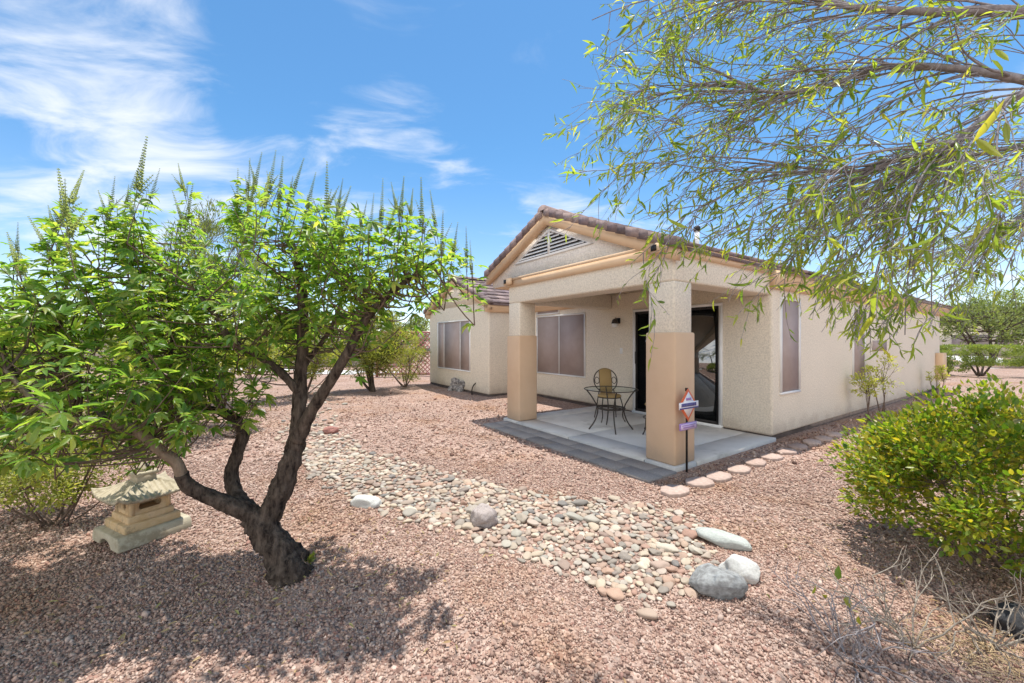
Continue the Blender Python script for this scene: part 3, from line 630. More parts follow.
BG = 'boulders edging the dry stream bed'
rock('boulder', 366, 506, (.155, .085, .065), R(-14), M_RW, 'long white boulder lying alone on the upper side of the stone bed near the tree', 'boulder', 3, .12, .3, BG)
rock('boulder', 484, 527, (.11, .10, .095), R(20), M_RP, 'pinkish grey upright boulder among pebbles midway along the stone bed', 'boulder', 5, .3, .15, BG)
rock('boulder', 722, 541, (.19, .085, .06), R(-38), M_RG, 'flat greenish white boulder, farthest of the three at the bed end', 'boulder', 8, .12, .25, BG)
rock('boulder', 741, 575, (.125, .10, .085), R(-25), M_RW, 'chunky white boulder between the flat pale one and the dark one', 'boulder', 11, .22, .25, BG)
rock('boulder', 716, 592, (.155, .10, .095), R(-3), M_RD, 'dark grey rounded boulder at the near end of the stone bed', 'boulder', 14, .2, .2, BG)
rock('boulder', 331, 434, (.13, .10, .07), R(10), M_RR, 'small red boulder at the far end of the stone bed behind the trunk', 'boulder', 17, .2, .2, BG)
rock('boulder', 258, 415, (.14, .11, .08), R(10), M_RP, 'small pinkish boulder on the gravel left of the forked trunk', 'boulder', 19, .2, .2, BG)
rock('boulder', 1021, 628, (.12, .10, .085), R(10), M_BLK, 'blackish stone in the shade beneath the right hand bush', 'boulder', 23, .2, .2)

BED = [(322, 385), (340, 412), (340, 431), (364, 457), (405, 466), (449, 476), (491, 488), (537, 496), (575, 501), (620, 503), (665, 512), (700, 520), (712, 545), (690, 560), (694, 588), (662, 587), (627, 596), (595, 583), (559, 563), (504, 554), (469, 538), (422, 520), (387, 507), (346, 496), (312, 478), (290, 445), (282, 425), (292, 390)]
BEDW = np.array([G(x, y)[:2] for x, y in BED])
def inpoly(P, poly):
    x, y = P[:, 0], P[:, 1]; ins = np.zeros(len(P), bool); n = len(poly)
    for i in range(n):
        x1, y1 = poly[i]; x2, y2 = poly[(i + 1) % n]
        c_ = ((y1 > y) != (y2 > y)) & (x < (x2 - x1) * (y - y1) / (y2 - y1 + 1e-12) + x1); ins ^= c_
    return ins
lo, hi = BEDW.min(0) - .2, BEDW.max(0) + .2
cand = rng.uniform(lo, hi, (170000, 2)); jit = cand + rng.normal(0, .07, cand.shape); cand = cand[inpoly(jit, BEDW)]; cand = cand[rng.random(len(cand)) < np.clip(1.12 - .19 * (cand[:, 1] - 3.0), .16, 1) ** 2.2 * 1.0]
big_keep = np.array([(G(x, y)[0], G(x, y)[1], r_) for x, y, r_ in ((366, 506, .14), (484, 527, .10), (722, 541, .15), (741, 575, .11), (716, 592, .14), (331, 434, .12), (285, 560, .15))])
cell = {}; S_ = []
for x, y in cand:                                               # dart throwing: stones rest side by side
    if np.any(np.hypot(big_keep[:, 0] - x, big_keep[:, 1] - y) < big_keep[:, 2]): continue
    r_ = min(.062, max(.014, random.lognormvariate(math.log(.0265), .36))); k0 = (int(x / .13), int(y / .13)); ok = True
    for i in (-1, 0, 1):
        for j in (-1, 0, 1):
            for (qx, qy, qr) in cell.get((k0[0] + i, k0[1] + j), ()):
                if (qx - x) ** 2 + (qy - y) ** 2 < (.70 * (r_ + qr)) ** 2: ok = False; break
            if not ok: break
        if not ok: break
    if ok: cell.setdefault(k0, []).append((x, y, r_)); S_.append((x, y, r_))
S_.sort(key=lambda s_: -s_[2] / s_[1])
PM = [rock_mesh('river_stone', M_PEBO, 3, .16, 40 + i, facets=6, cut=.62) for i in range(8)]
for i, (x, y, r_) in enumerate(S_[:300]):
    o = link('river_stone', PM[i % 8]); fl = random.uniform(.38, .62); e = random.uniform(1.0, 1.45)
    o.scale = (r_ * e, r_ / e * 1.12, r_ * fl); o.rotation_euler = (random.gauss(0, .16), random.gauss(0, .16), random.uniform(0, 6.28)); o.location = (x, y, float(gz(x, y)) + r_ * fl * .62)
    tag(o, 'rounded river stone lying in the dry stream bed across the gravel yard', 'stone', 'river stones in the dry stream bed')
bm = bmesh.new(); bmesh.ops.create_icosphere(bm, subdivisions=2, radius=1); SV = np.array([v.co[:] for v in bm.verts]); SF = np.array([[v.index for v in f.verts] for f in bm.faces]); bm.free()
rest = S_[300:]
mb = MB()
for (x, y, r_) in rest:
    e = random.uniform(1, 1.4); ph = random.uniform(0, 6.28); fl = random.uniform(.4, .65); V = SV * (1 + .14 * np.sin(SV @ rng.normal(0, 2.2, 3) + ph))[:, None] * np.array([r_ * e, r_ / e * 1.1, r_ * fl])
    c_, s_ = math.cos(ph), math.sin(ph); V = V @ np.array([[c_, -s_, 0], [s_, c_, 0], [0, 0, 1]]).T; V[:, 2] += V[:, 0] * random.gauss(0, .15)
    mb.add(V + np.array([x, y, float(gz(x, y)) + r_ * fl * .6]), SF)
tag(mb.build('river_stones', M_PEBI, smooth=True), kind='stuff')
print('river stones', len(S_))

# stepping stones along the side wall
ST = [(675.4, 490, 'slab'), (700, 481.7, 'slab'), (718.4, 476, 'slab'), (738, 468.8, 'round'), (754, 461.7, 'round'), (771, 456.4, 'slab'), (785, 450.6, 'round'), (797, 446, 'round'), (810.5, 441.5, 'round'), (822, 438, 'round'), (832, 433.6, 'round'), (946, 378.5, 'round'), (947.5, 374, 'round'), (949, 370.5, 'round')]
NTH = ['nearest', 'second', 'third', 'fourth', 'fifth', 'sixth', 'seventh', 'eighth', 'ninth', 'tenth', 'eleventh']
def step_mesh(kind, seed):
    rr = random.Random(seed); pts = []
    if kind == 'round':
        for i in range(22):
            t_ = 2 * math.pi * i / 22; k = 1 + .05 * rr.gauss(0, 1); pts.append((.205 * math.cos(t_) * k, .15 * math.sin(t_) * k * (.75 if math.sin(t_) > 0 else 1.05)))
    else:
        for t_, rad in ((20, .2), (60, .17), (115, .18), (160, .215), (200, .21), (235, .165), (300, .18), (340, .2)): pts.append((rad * math.cos(R(t_)) * 1.0 + rr.gauss(0, .008), rad * math.sin(R(t_)) * .95 + rr.gauss(0, .008)))
    mb = MB(); mb.prism(pts, -.03, .03); return mb.build('stepping_stone', M_STEP, me_only=True)
for i, (px, py, kind) in enumerate(ST):
    g = G(px, py, .02); o = link('stepping_stone', step_mesh(kind, i)); o.location = (g[0], g[1], 0); o.scale = (.80, .80, 1); o.rotation_euler = (0, 0, HROT + random.uniform(-.12, .12)); bevel(o, .006, 1)
    shape = 'round edged' if kind == 'round' else 'squarish'
    lab = f'{NTH[i]} stepping stone from the patio pavers, pinkish and {shape}, beside the side wall' if i < 11 else ('nearest', 'middle', 'farthest')[i - 11] + ' of three stepping stones by the far corner of the side wall'
    tag(o, lab, 'stepping stone', 'stepping stones along the side wall')

# crushed gravel as real stones near the camera
def gravel(n, y0, y1, s):
    Y = np.sqrt(rng.uniform(y0 ** 2, y1 ** 2, n)); X = rng.uniform(-1.36, 1.36, n) * Y
    a, b_ = hab(X, Y); ok = ~((a > -.62) & (a < 14) & (b_ > -.10) & (b_ < 3.62)) & ~((a > 1.3) & (b_ > 3.5)) & ~((a > 2.4) & (b_ > 0))
    P = np.stack([X, Y], -1); ok &= ~(inpoly(P + rng.normal(0, .05, P.shape), BEDW) & (rng.random(n) < .93))
    ok &= rng.random(n) < np.clip((12.5 - Y) / 6.5, 0, 1) ** 1.3 if y1 > 9 else True
    for px, py, kd in ST:
        g = G(px, py, .02); ok &= np.hypot(X - g[0], Y - g[1]) > .16
    return X[ok], Y[ok], s
OV = np.array([[1, 0, 0], [-1, 0, 0], [0, 1, 0], [0, -1, 0], [0, 0, 1], [0, 0, -1.]]); OF = np.array([[0, 2, 4], [2, 1, 4], [1, 3, 4], [3, 0, 4], [2, 0, 5], [1, 2, 5], [3, 1, 5], [0, 3, 5]])
CV = np.array([[x, y, z] for z in (-1, 1) for y in (-1, 1) for x in (-1, 1)], float) * .72; CF = np.array([[0, 2, 3, 1], [4, 5, 7, 6], [0, 1, 5, 4], [1, 3, 7, 5], [3, 2, 6, 7], [2, 0, 4, 6]])
mb = MB()
for n, y0, y1, s in ((54000, 1.55, 3.0, .0066), (56000, 3.0, 5.0, .0086), (64000, 5.0, 12.5, .0145)):
    X, Y, s = gravel(n, y0, y1, s); k = len(X); h = k // 2
    for TV, TF, sl in ((OV, OF, slice(0, h)), (CV, CF, slice(h, k))):
        x, y = X[sl], Y[sl]; m_ = len(x); sz = s * np.exp(rng.normal(-.08, .32, m_)); V = TV[None] * (1 + rng.uniform(-.5, .5, (m_, len(TV), 3)))
        V = V * (sz[:, None] * np.stack([rng.uniform(.8, 1.35, m_), rng.uniform(.7, 1.1, m_), rng.uniform(.55, .9, m_)], -1))[:, None, :]
        q = rng.normal(0, 1, (m_, 4)); q /= np.linalg.norm(q, axis=1)[:, None]; w, i_, j_, k_ = q.T
        RM = np.stack([1 - 2 * (j_ * j_ + k_ * k_), 2 * (i_ * j_ - k_ * w), 2 * (i_ * k_ + j_ * w), 2 * (i_ * j_ + k_ * w), 1 - 2 * (i_ * i_ + k_ * k_), 2 * (j_ * k_ - i_ * w), 2 * (i_ * k_ - j_ * w), 2 * (j_ * k_ + i_ * w), 1 - 2 * (i_ * i_ + j_ * j_)], -1).reshape(-1, 3, 3)
        V = np.einsum('nij,nkj->nki', RM, V) + np.stack([x, y, gz(x, y) + sz * .35], -1)[:, None, :]
        F = TF[None] + (np.arange(m_) * len(TV))[:, None, None]; mb.add(V.reshape(-1, 3), F.reshape(-1, TF.shape[1]))
tag(mb.build('gravel', M_GRAVEL), kind='stuff')

# faucet and cover by the left gable
g = G(461, 391); rk = rock_mesh('faucet_cover', noisy('mottled_rock', (.02, .02, .02), (.42, .38, .35), 5, .9, 30, .6, .012), 4, .75, 31, facets=10, cut=.5); o = link('faucet_cover', rk); o.location = (g[0], g[1], .13); o.scale = (.34, .24, .27)
tag(o, 'mottled grey rock-like cover standing on the gravel against the left gable wall', 'rock cover')
g = G(472, 394.5)
fc = thing('hose_pipe', 'thin dark pipe curving up from the gravel beside the grey cover', 'pipe', g)
mb = MB(); mb.tube(spline([(0, 0, -.05), (.0, 0, .14), (.06, .02, .28), (.18, .05, .36)]), .017, 8); mb.build('pipe', M_DARK, fc, True)
mb = MB(); mb.lathe([(.01, 0), (.035, .0), (.035, .05), (.01, .05)], (.19, .05, .34), 12); mb.build('valve', M_DARK, fc, True)

# ------------------------------------------------------------------ foliage tools
def leaf_template(kind='lance'):
    if kind == 'lance':
        V = np.array([[0, 0, 0], [.3, 0, -.03], [.68, 0, -.05], [1, 0, -.14], [.28, .5, .05], [.66, .40, .02], [.28, -.5, .05], [.66, -.40, .02]])
        return V, np.array([[0, 1, 4], [0, 6, 1], [5, 2, 3], [2, 7, 3]]), np.array([[4, 1, 2, 5], [1, 6, 7, 2]])
    V = np.array([[0, 0, 0], [.5, .5, .08], [1, 0, -.06], [.5, -.5, .08]]); return V, np.array([[0, 2, 1], [0, 3, 2]]), None
def add_leaves(mb, P, D, Nn, L, wr, kind='lance'):
    P = np.asarray(P, float); D = nrm(D); Nn = np.asarray(Nn, float); S = nrm(np.cross(Nn, D)); Z = np.cross(D, S); L = np.asarray(L, float)
    V, T, Q = leaf_template(kind); n = len(P); wr = np.broadcast_to(wr, (n,))
    X = P[:, None, :] + (V[None, :, 0:1] * L[:, None, None]) * D[:, None, :] + (V[None, :, 1:2] * (L * wr)[:, None, None]) * S[:, None, :] + (V[None, :, 2:3] * L[:, None, None]) * Z[:, None, :]
    off = (np.arange(n) * len(V))[:, None, None]; mb.add(X.reshape(-1, 3), (T[None] + off).reshape(-1, 3), *([] if Q is None else [(Q[None] + off).reshape(-1, 4)]))
def rdir(n): return nrm(rng.normal(0, 1, (n, 3)))
def bez(p, q, bow, k=6):
    p, q = np.asarray(p, float), np.asarray(q, float); t_ = np.linspace(0, 1, k)[:, None]; m_ = (p + q) / 2 + bow
    return (1 - t_) ** 2 * p + 2 * t_ * (1 - t_) * m_ + t_ * t_ * q

# ------------------------------------------------------------------ the multi-stemmed tree on the left
TB = G(288, 574); tz = float(gz(TB[0], TB[1]))
tree = thing('chaste_tree', 'multi-stemmed leafy tree with twisted dark trunk and upright flower spikes', 'tree', (TB[0], TB[1], tz))
orig = np.array([TB[0], TB[1], tz]); B0 = TB[1]
def path(pts): return [U(x, y, B0 + d) for x, y, d in pts]
LIMB = [
    ([(291, 582, 0), (288, 566, 0), (276, 546, .0), (263, 528, .01), (254, 515, .02)], [.15, .125, .10, .092, .085], .22),
    ([(262, 532, .0), (254, 515, .0), (240, 501, .05), (233, 486, .08), (232, 469, .10), (239, 448, .12), (243, 434, .13), (238, 422, .14), (222, 412, .16), (202, 408, .18), (175, 400, .2), (150, 370, .2), (125, 330, .22)], [.08, .075, .062, .054, .05, .048, .046, .045, .036, .03, .026, .02, .012], .16),
    ([(252, 514, .0), (236, 507, -.06), (212, 498, -.12), (190, 487, -.18), (183, 478, -.20), (176, 462, -.24), (160, 450, -.28), (135, 430, -.34), (108, 424, -.40), (78, 420, -.46), (40, 405, -.5), (5, 370, -.5)], [.066, .058, .05, .043, .04, .038, .036, .035, .034, .03, .02, .01], .12),
    ([(262, 530, .0), (270, 515, .03), (279, 493, .06), (288, 470, .08), (295, 448, .10), (297, 432, .11), (299, 410, .12), (300, 385, .14), (302, 350, .15), (303, 310, .16), (300, 275, .18), (292, 240, .2)], [.085, .09, .088, .084, .078, .066, .056, .052, .046, .042, .034, .016], .14),
    ([(297, 440, .09), (303, 428, .08), (312, 410, .06), (326, 388, .04), (346, 356, .0), (362, 325, -.04), (385, 298, -.08), (415, 275, -.1), (440, 258, -.1)], [.07, .058, .05, .046, .04, .034, .026, .018, .01], .10),
    ([(299, 392, .12), (290, 382, .10), (274, 367, .05), (255, 353, .0), (232, 341, -.05), (215, 315, -.1), (195, 290, -.12)], [.04, .036, .034, .033, .03, .02, .01], .10),
    ([(301, 372, .15), (312, 355, .22), (330, 330, .3), (345, 290, .35), (350, 250, .4)], [.026, .024, .02, .015, .009], .1),
    ([(176, 402, .2), (170, 370, .15), (172, 330, .1), (165, 280, .08), (150, 235, .06)], [.02, .018, .014, .01, .006], .1),
    ([(108, 424, -.40), (90, 395, -.2), (70, 360, -.1), (60, 310, .0), (75, 265, .05)], [.024, .02, .016, .012, .007], .1),
    ([(40, 405, -.5), (20, 380, -.45), (4, 350, -.4), (12, 325, -.38), (13, 290, -.35), (14, 260, -.35)], [.011, .009, .007, .006, .004, .0015], .1),
]
mb = MB(); LP = []; pale = MB()
for k, (pts, rad, wob) in enumerate(LIMB):
    P = spline(path(pts), 10 if k < 5 else 6); Rr = np.interp(np.linspace(0, 1, len(P)), np.linspace(0, 1, len(rad)), rad)
    if k == 2:
        c_ = 44; mb.tube(P[:c_], Rr[:c_] * .86, 22, wob=.2, seed=22); pale.tube(P[c_ - 2:], Rr[c_ - 2:] * .80, 14, wob=.05, seed=23)
    else: mb.tube(P, Rr * (.77 if k else .9), 22 if k < 5 else 10, wob=wob * 1.6, seed=k * 11.3)
    if k in (1, 2): LP.append(P[len(P) // 2:])
    elif 2 < k < 9: LP.append(P[len(P) // 3:])
    elif k == 3: LP.append(P[len(P) // 2:])
mb.build('trunk', M_BARK, tree, True, orig); pale.build('limb', M_BARKL, tree, True, orig)['label'] = 'pale smooth low limb reaching left over the lantern'
LP = np.concatenate(LP)
LOBES = [((135, 335, .05), (.62, .60, .40), 62), ((35, 372, -.05), (.52, .55, .36), 46), ((150, 262, .1), (.42, .42, .24), 34), ((85, 292, .0), (.36, .40, .22), 22), ((232, 335, .1), (.44, .52, .34), 44), ((318, 292, .15), (.44, .5, .30), 46), ((288, 232, .2), (.30, .36, .24), 26),
         ((398, 268, .0), (.36, .38, .20), 32), ((358, 252, .05), (.26, .3, .22), 16), ((80, 400, -.38), (.60, .46, .19), 42), ((205, 392, -.1), (.30, .4, .17), 20), ((10, 318, -.3), (.3, .4, .32), 24), ((190, 300, .1), (.4, .45, .3), 26), ((265, 290, .15), (.3, .4, .3), 20), ((350, 318, -.02), (.26, .3, .12), 9), ((165, 415, -.25), (.18, .22, .10), 7), ((150, 448, .22), (.17, .14, .07), 9), ((45, 432, -.3), (.42, .36, .11), 15)]
lp, ld, ln_, ll = [], [], [], []; twig = MB()
def leafy_shoot(p, d, L, node=.052, size=.085, skip=0):
    n = max(2, int(L / node)); bend = rng.normal(0, .06, 3)
    pts = np.array([p + d * L * t_ + bend * t_ * t_ * L for t_ in np.linspace(0, 1, 5)]); twig.tube(pts, np.linspace(.0042, .0016, 5), 4, cap=False)
    side = nrm(np.cross(d, rng.normal(0, 1, 3)))
    for i in range(skip, n):
        q = p + d * L * (i + .6) / n + bend * ((i + .6) / n) ** 2 * L; side = nrm(np.cross(d, side)) if i else side
        for sg_ in (-1, 1):
            if rng.random() < .1: continue
            out = nrm(side * sg_ + d * .35 + rng.normal(0, .18, 3)); pet = size * .45; base = q + out * pet
            dr = nrm(out + np.array([0, 0, -.25 + rng.normal(0, .2)])); nn = nrm(np.array([0, 0, 1.0]) + .35 * d + rng.normal(0, .35, 3)); nn = nrm(nn - dr * np.dot(nn, dr)); sd = np.cross(nn, dr)
            sc = size * rng.uniform(.75, 1.25)
            for an, ls in ((-72, .5), (-36, .85), (0, 1), (36, .85), (72, .5)):
                c_, s_ = math.cos(R(an)), math.sin(R(an)); lp.append(base); ld.append(dr * c_ + sd * s_ + nn * rng.normal(-.08, .1)); ln_.append(nn + rng.normal(0, .12, 3)); ll.append(sc * ls)
for (c_, rad, n) in LOBES:
    ce = U(c_[0], c_[1], B0 + c_[2]); rad = np.array(rad)
    for _ in range(int(n * .96)):
        u = rdir(1)[0] * rng.random() ** (1 / 3.4); p = ce + u * rad * .92 - np.array([0, 0, .16]); d = nrm(np.array([0, 0, .85]) + u * np.array([.8, .8, .45]) + rng.normal(0, .22, 3))
        near = LP[np.argmin(np.linalg.norm(LP - p, axis=1) + .25 * (LP[:, 2] > p[2]))]
        twig.tube(bez(near, p, np.array([0, 0, -.05]) + rng.normal(0, .05, 3)), np.linspace(.006, .0036, 6), 5, cap=False)
        leafy_shoot(p, d, rng.uniform(.16, .36), size=rng.uniform(.07, .098))
SPK = [(147, 136, 1.35), (136, 172, 1), (160, 168, .8), (178, 163, .9), (172, 190, .8), (193, 184, .9), (58, 168, 1.25), (66, 195, .8), (84, 170, 1.2), (98, 190, .7), (115, 176, .9), (107, 205, .6), (130, 196, .9), (28, 216, 1.1), (18, 222, .8), (48, 205, .9), (7, 232, 1), (15, 240, .9), (40, 270, .6), (62, 232, .7), (124, 215, .7), (186, 205, .6),
       (238, 168, 1.0), (250, 158, .9), (262, 152, .9), (276, 150, 1.0), (283, 156, 1.1), (304, 158, 1.1), (293, 176, .8), (316, 172, .8), (327, 161, 1.15), (343, 178, .6), (351, 186, .9), (335, 196, .7), (367, 200, .7), (374, 193, .9), (383, 178, 1.1), (391, 182, .8), (404, 176, 1.0), (413, 188, .7), (421, 177, 1.1), (430, 190, .8), (443, 210, .8), (458, 222, .9), (466, 226, .8), (470, 240, .6), (256, 176, .8), (399, 196, .7), (352, 208, .8), (312, 190, .8), (270, 172, .9)]
def spike_mesh(seed):
    rr = np.random.default_rng(seed); mb = MB(); H = .31
    def axis(base, d, h, r0):
        mb.tube(np.array([base, base + d * h * .5, base + d * h]), [.0024, .0018, .0008], 4, cap=False)
        n = int(h / .0155)
        for i in range(n):
            t_ = (i + .5) / n; r_ = r0 * (1 - .72 * t_); q = base + d * h * t_; u = nrm(np.cross(d, [.3, .9, .1])); w = np.cross(d, u)
            for k in range(7):
                an = k * .9 + i * 2.1 + rr.normal(0, .2); out = u * math.cos(an) + w * math.sin(an); a_ = q + out * r_ * .25
                add_leaves(mb, [a_], [out + d * .55], [d], [r_ * rr.uniform(.8, 1.15)], .75, 'quad'); add_leaves(mb, [a_], [out + d * .2], [np.cross(d, out)], [r_ * .8], .7, 'quad')
    axis(np.zeros(3), np.array([0, 0, 1.0]), H, .020)
    for k in range(rr.integers(2, 6)):
        an = rr.uniform(0, 6.28); z = rr.uniform(-.10, .06); d = nrm([math.cos(an) * .5, math.sin(an) * .5, 1]); axis(np.array([0, 0, z]), d, rr.uniform(.08, .19), .015)
    mb.tube(np.array([[0, 0, -.14], [0, 0, .0]]), .0024, 4, cap=False)
    return mb.build('flower_spike', M_SPIKE, me_only=True)
SM = [spike_mesh(s_) for s_ in range(9)]
for i, (px, py, s_) in enumerate(SPK):
    Y = B0 + rng.uniform(-.28, .32); tip = U(px, py, Y); d = nrm(np.array([rng.normal(-.05 if px < 120 else .02, .17) - (.25 if px < 100 else 0) + (.1 if px > 440 else 0), rng.normal(0, .17), 1.0])); s_ = s_ * rng.uniform(.74, .98)
    base = tip - d * .31 * s_; o = link('flower_spike', SM[i % 9], tree); o.location = tuple(base - orig); o.scale = (s_, s_, s_)
    o.rotation_euler = (Vector(d).to_track_quat('Z', 'Y') @ Matrix.Rotation(rng.uniform(0, 6.28), 4, 'Z').to_quaternion()).to_euler()
    L = rng.uniform(.26, .42); leafy_shoot(base - d * L, d, L * 1.12, size=rng.uniform(.05, .085), node=.042); q = base - d * L; near = LP[np.argmin(np.linalg.norm(LP - q, axis=1))]
    twig.tube([base - d * L * .2, base + d * .01], [.0024, .0024], 4, cap=False); twig.tube(bez(near, q, np.array([0, 0, -.04]) + rng.normal(0, .03, 3)), np.linspace(.006, .0036, 6), 5, cap=False)
mb = MB(); add_leaves(mb, np.array(lp), np.array(ld), np.array(ln_), np.array(ll), .28); mb.build('crown', M_VITEX, tree, False, orig); print('vitex leaflets', len(lp))
twig.build('twigs', M_STEM, tree, True, orig)

# ------------------------------------------------------------------ generic shrubs and trees
def shrub(name, label, cat, loc, rad, n, lsize, mat, stem_mat, stems=7, wr=.5, kind='quad', zc=None, group=None, clumps=26, stem_r=.012, spread=.35, clump_r=.33, lo_cut=.06, upright=.5, parts=('foliage', 'stems'), lean=(0, 0)):
    """loc on the ground; foliage in clumps spread over an ellipsoid centred at height zc; stems reach every clump"""
    loc = np.array([loc[0], loc[1], float(gz(loc[0], loc[1]))]); rad = np.array(rad, float); zc = rad[2] if zc is None else zc
    o = thing(name, label, cat, loc, 0, group); ce = np.array([lean[0], lean[1], zc]); C_ = []
    while len(C_) < clumps:
        u = rdir(1)[0] * rng.random() ** (1 / 3.2); c_ = ce + u * rad * (1 - clump_r * .6)
        if c_[2] > lo_cut: C_.append((c_, u))
    P, D, Nn, L = [], [], [], []; st = MB(); heads = []; main = []
    for k in range(stems):
        an = rng.uniform(0, 6.28); heads.append(np.array([math.cos(an) * .05, math.sin(an) * .05, 0]))
    for i, (c_, u) in enumerate(C_):
        k = int(n / clumps * rng.uniform(.6, 1.4)); sg = rad.mean() * clump_r * rng.uniform(.7, 1.25)
        v = rdir(k) * (rng.random(k) ** (1 / 2.2))[:, None] * sg * np.array([1, 1, .8]); p = c_ + v; p[:, 2] = np.maximum(p[:, 2], .02)
        P.append(p); D.append(nrm(v + u * sg * .6 + rng.normal(0, .5, (k, 3)) * sg + np.array([0, 0, upright * sg]))); Nn.append(nrm(np.array([0, 0, 1.0]) + .6 * rng.normal(0, 1, (k, 3)))); L.append(lsize * np.exp(rng.normal(0, .25, k)))
        hd = heads[i % stems]; bow = np.array([(c_[0] - hd[0]) * .1, (c_[1] - hd[1]) * .1, -.05]) + rng.normal(0, .05, 3) * rad.mean()
        if i < stems:
            b_ = bez(hd - np.array([0, 0, .04]), c_, bow, 10); st.tube(b_, np.linspace(stem_r * rng.uniform(.8, 1.3), stem_r * .25, 10), 7, cap=False, wob=.12, seed=i * 2.7); main.append(b_)
        else:
            mp_ = np.concatenate([q_[2:8] for q_ in main]); q0 = mp_[np.argmin(np.linalg.norm(mp_ - c_, axis=1) + .6 * np.maximum(mp_[:, 2] - c_[2], 0))]
            b_ = bez(q0, c_, bow * .6, 8); st.tube(b_, np.linspace(stem_r * .38, stem_r * .14, 8), 5, cap=False)
        for _ in range(4):
            q = b_[rng.integers(4, 8)]; st.tube(bez(q, c_ + rdir(1)[0] * sg * .9, rng.normal(0, .02, 3), 4), np.linspace(stem_r * .2, stem_r * .08, 4), 4, cap=False)
    mb = MB(); add_leaves(mb, np.concatenate(P), np.concatenate(D), np.concatenate(Nn), np.concatenate(L), wr, kind)
    mb.build(parts[0], mat, o); st.build(parts[1], stem_mat, o, True); return o
g = G(1006, 585)
shrub('leafy_bush', 'dense bright green bush with yellow tinted leaves in the right foreground', 'bush', (3.30, 2.66), (.97, .86, .62), 20000, .038, M_BUSH, M_STEM, 12, .5, 'lance', .62, clumps=85, stem_r=.010, clump_r=.22, lo_cut=.10)
shrub('desert_shrub', 'low yellow-green shrub with bare lower stems, left of the pagoda lantern', 'shrub', (-3.85, 3.35), (.85, .66, .46), 9500, .036, M_SHRUB, M_STEM, 11, .45, 'quad', .62, clumps=60, stem_r=.010, clump_r=.24, lo_cut=.2)
BGS = 'shrubs behind the leafy tree'
shrub('desert_shrub', 'large yellow-green shrub at the left edge behind the low shrub', 'shrub', (-6.3, 4.9), (1.4, 1.0, 1.0), 11000, .05, M_SHRUB, M_STEM, 10, .45, 'quad', 1.25, BGS, clumps=60, stem_r=.016, clump_r=.22)
shrub('desert_shrub', 'tall yellow-green shrub seen through the tree above the pagoda lantern', 'shrub', (-5.3, 6.6), (1.5, 1.1, 1.15), 12000, .06, M_SHRUB, M_STEM, 9, .45, 'quad', 1.45, BGS, clumps=50, stem_r=.016, clump_r=.24)
shrub('desert_shrub', 'pale yellow-green shrub behind the fork of the leafy tree', 'shrub', (-5.6, 10.6), (1.3, 1.3, 1.0), 9000, .075, M_SHRUB, M_STEM, 9, .45, 'quad', 1.35, BGS, clumps=50, stem_r=.02, clump_r=.22)
shrub('desert_shrub', 'wide olive shrub far off at the left edge of the yard', 'shrub', (-11.5, 9.0), (2.2, 1.5, 1.2), 6500, .08, M_OLIVE, M_STEM, 9, .45, 'quad', 1.3, BGS, clumps=50, stem_r=.02, clump_r=.22)
shrub('desert_shrub', 'far yellow-green shrub beyond the pale path', 'shrub', (-10.2, 15.5), (1.9, 1.4, 1.1), 5000, .09, M_SHRUB, M_STEM, 9, .45, 'quad', 1.3, BGS, clumps=40, stem_r=.02, clump_r=.24)
shrub('palo_verde', 'bushy multi-trunked yellow-green tree in front of the red lattice', 'tree', (-4.2, 12.0), (1.3, 1.1, 1.12), 17000, .075, M_SHRUB, M_BARK, 5, .3, 'quad', 1.50, clumps=80, stem_r=.06, clump_r=.24, parts=('crown', 'trunk'))
shrub('desert_shrub', 'low yellow-green bush between the multi-trunked tree and the house corner', 'shrub', (-3.55, 13.2), (.95, .8, .85), 4500, .055, M_SHRUB, M_STEM, 8, .4, 'quad', .95, clumps=40, stem_r=.02, clump_r=.24)
# tall pale feathery tree behind
shrub('feathery_tree', 'tall pale feathery tree rising behind the leafy tree against the sky', 'tree', (-7.2, 9.8), (1.7, 1.4, 1.6), 15000, .085, M_PALE, M_TWIG, 4, .22, 'quad', 3.3, clumps=90, stem_r=.05, clump_r=.20, upright=1.2, parts=('crown', 'trunk'))
for x, y, h, w, lab in ((-22, 24, 3.2, 3.2, 'dark olive tree by the far block wall at the left'), (-14.5, 27, 3.6, 2.8, 'olive tree standing behind the far block wall'), (-8.0, 31, 3.4, 2.4, 'small olive tree behind the red lattice')):
    shrub('olive_tree', lab, 'tree', (x, y), (w, w, h * .38), 4500, .17, M_OLIVE, M_BARK, 4, .4, 'quad', h * .62, 'far trees beyond the yard', clumps=46, stem_r=.08, clump_r=.22, parts=('crown', 'trunk'))
# right distance
def hedge(name, label, x, y, w, d, h, z0, n, mat, leaf=.06, group=None, stems=4):
    loc = np.array([x, y, float(gz(x, y))]); o = thing(name, label, 'bush', loc, 0, group); m_ = n
    u = rdir(m_); e = .42; s_ = np.sign(u) * abs(u) ** e; s_ /= np.max(abs(s_), axis=1)[:, None] ** .55
    k = 1 - .22 * rng.random(m_) ** 2; p = s_ * np.array([w, d, h / 2]) * k[:, None]; p[:, 2] += z0 + h / 2; p += rng.normal(0, .02, p.shape)
    mb = MB(); add_leaves(mb, p, nrm(u + rng.normal(0, .6, (m_, 3))), nrm(u + rng.normal(0, .5, (m_, 3))), leaf * np.exp(rng.normal(0, .25, m_)), .55, 'quad'); mb.build('foliage', mat, o)
    st = MB()
    for i in range(stems):
        an = i * 6.28 / stems + .4; st.tube(bez((math.cos(an) * .04, math.sin(an) * .04, -.03), (math.cos(an) * w * .45, math.sin(an) * d * .45, z0 + h * .35), (0, 0, -.06), 6), np.linspace(.05, .025, 6), 6)
    st.build('stems', M_BARK, o, True); return o
HG = 'clipped bushes beyond the side wall'
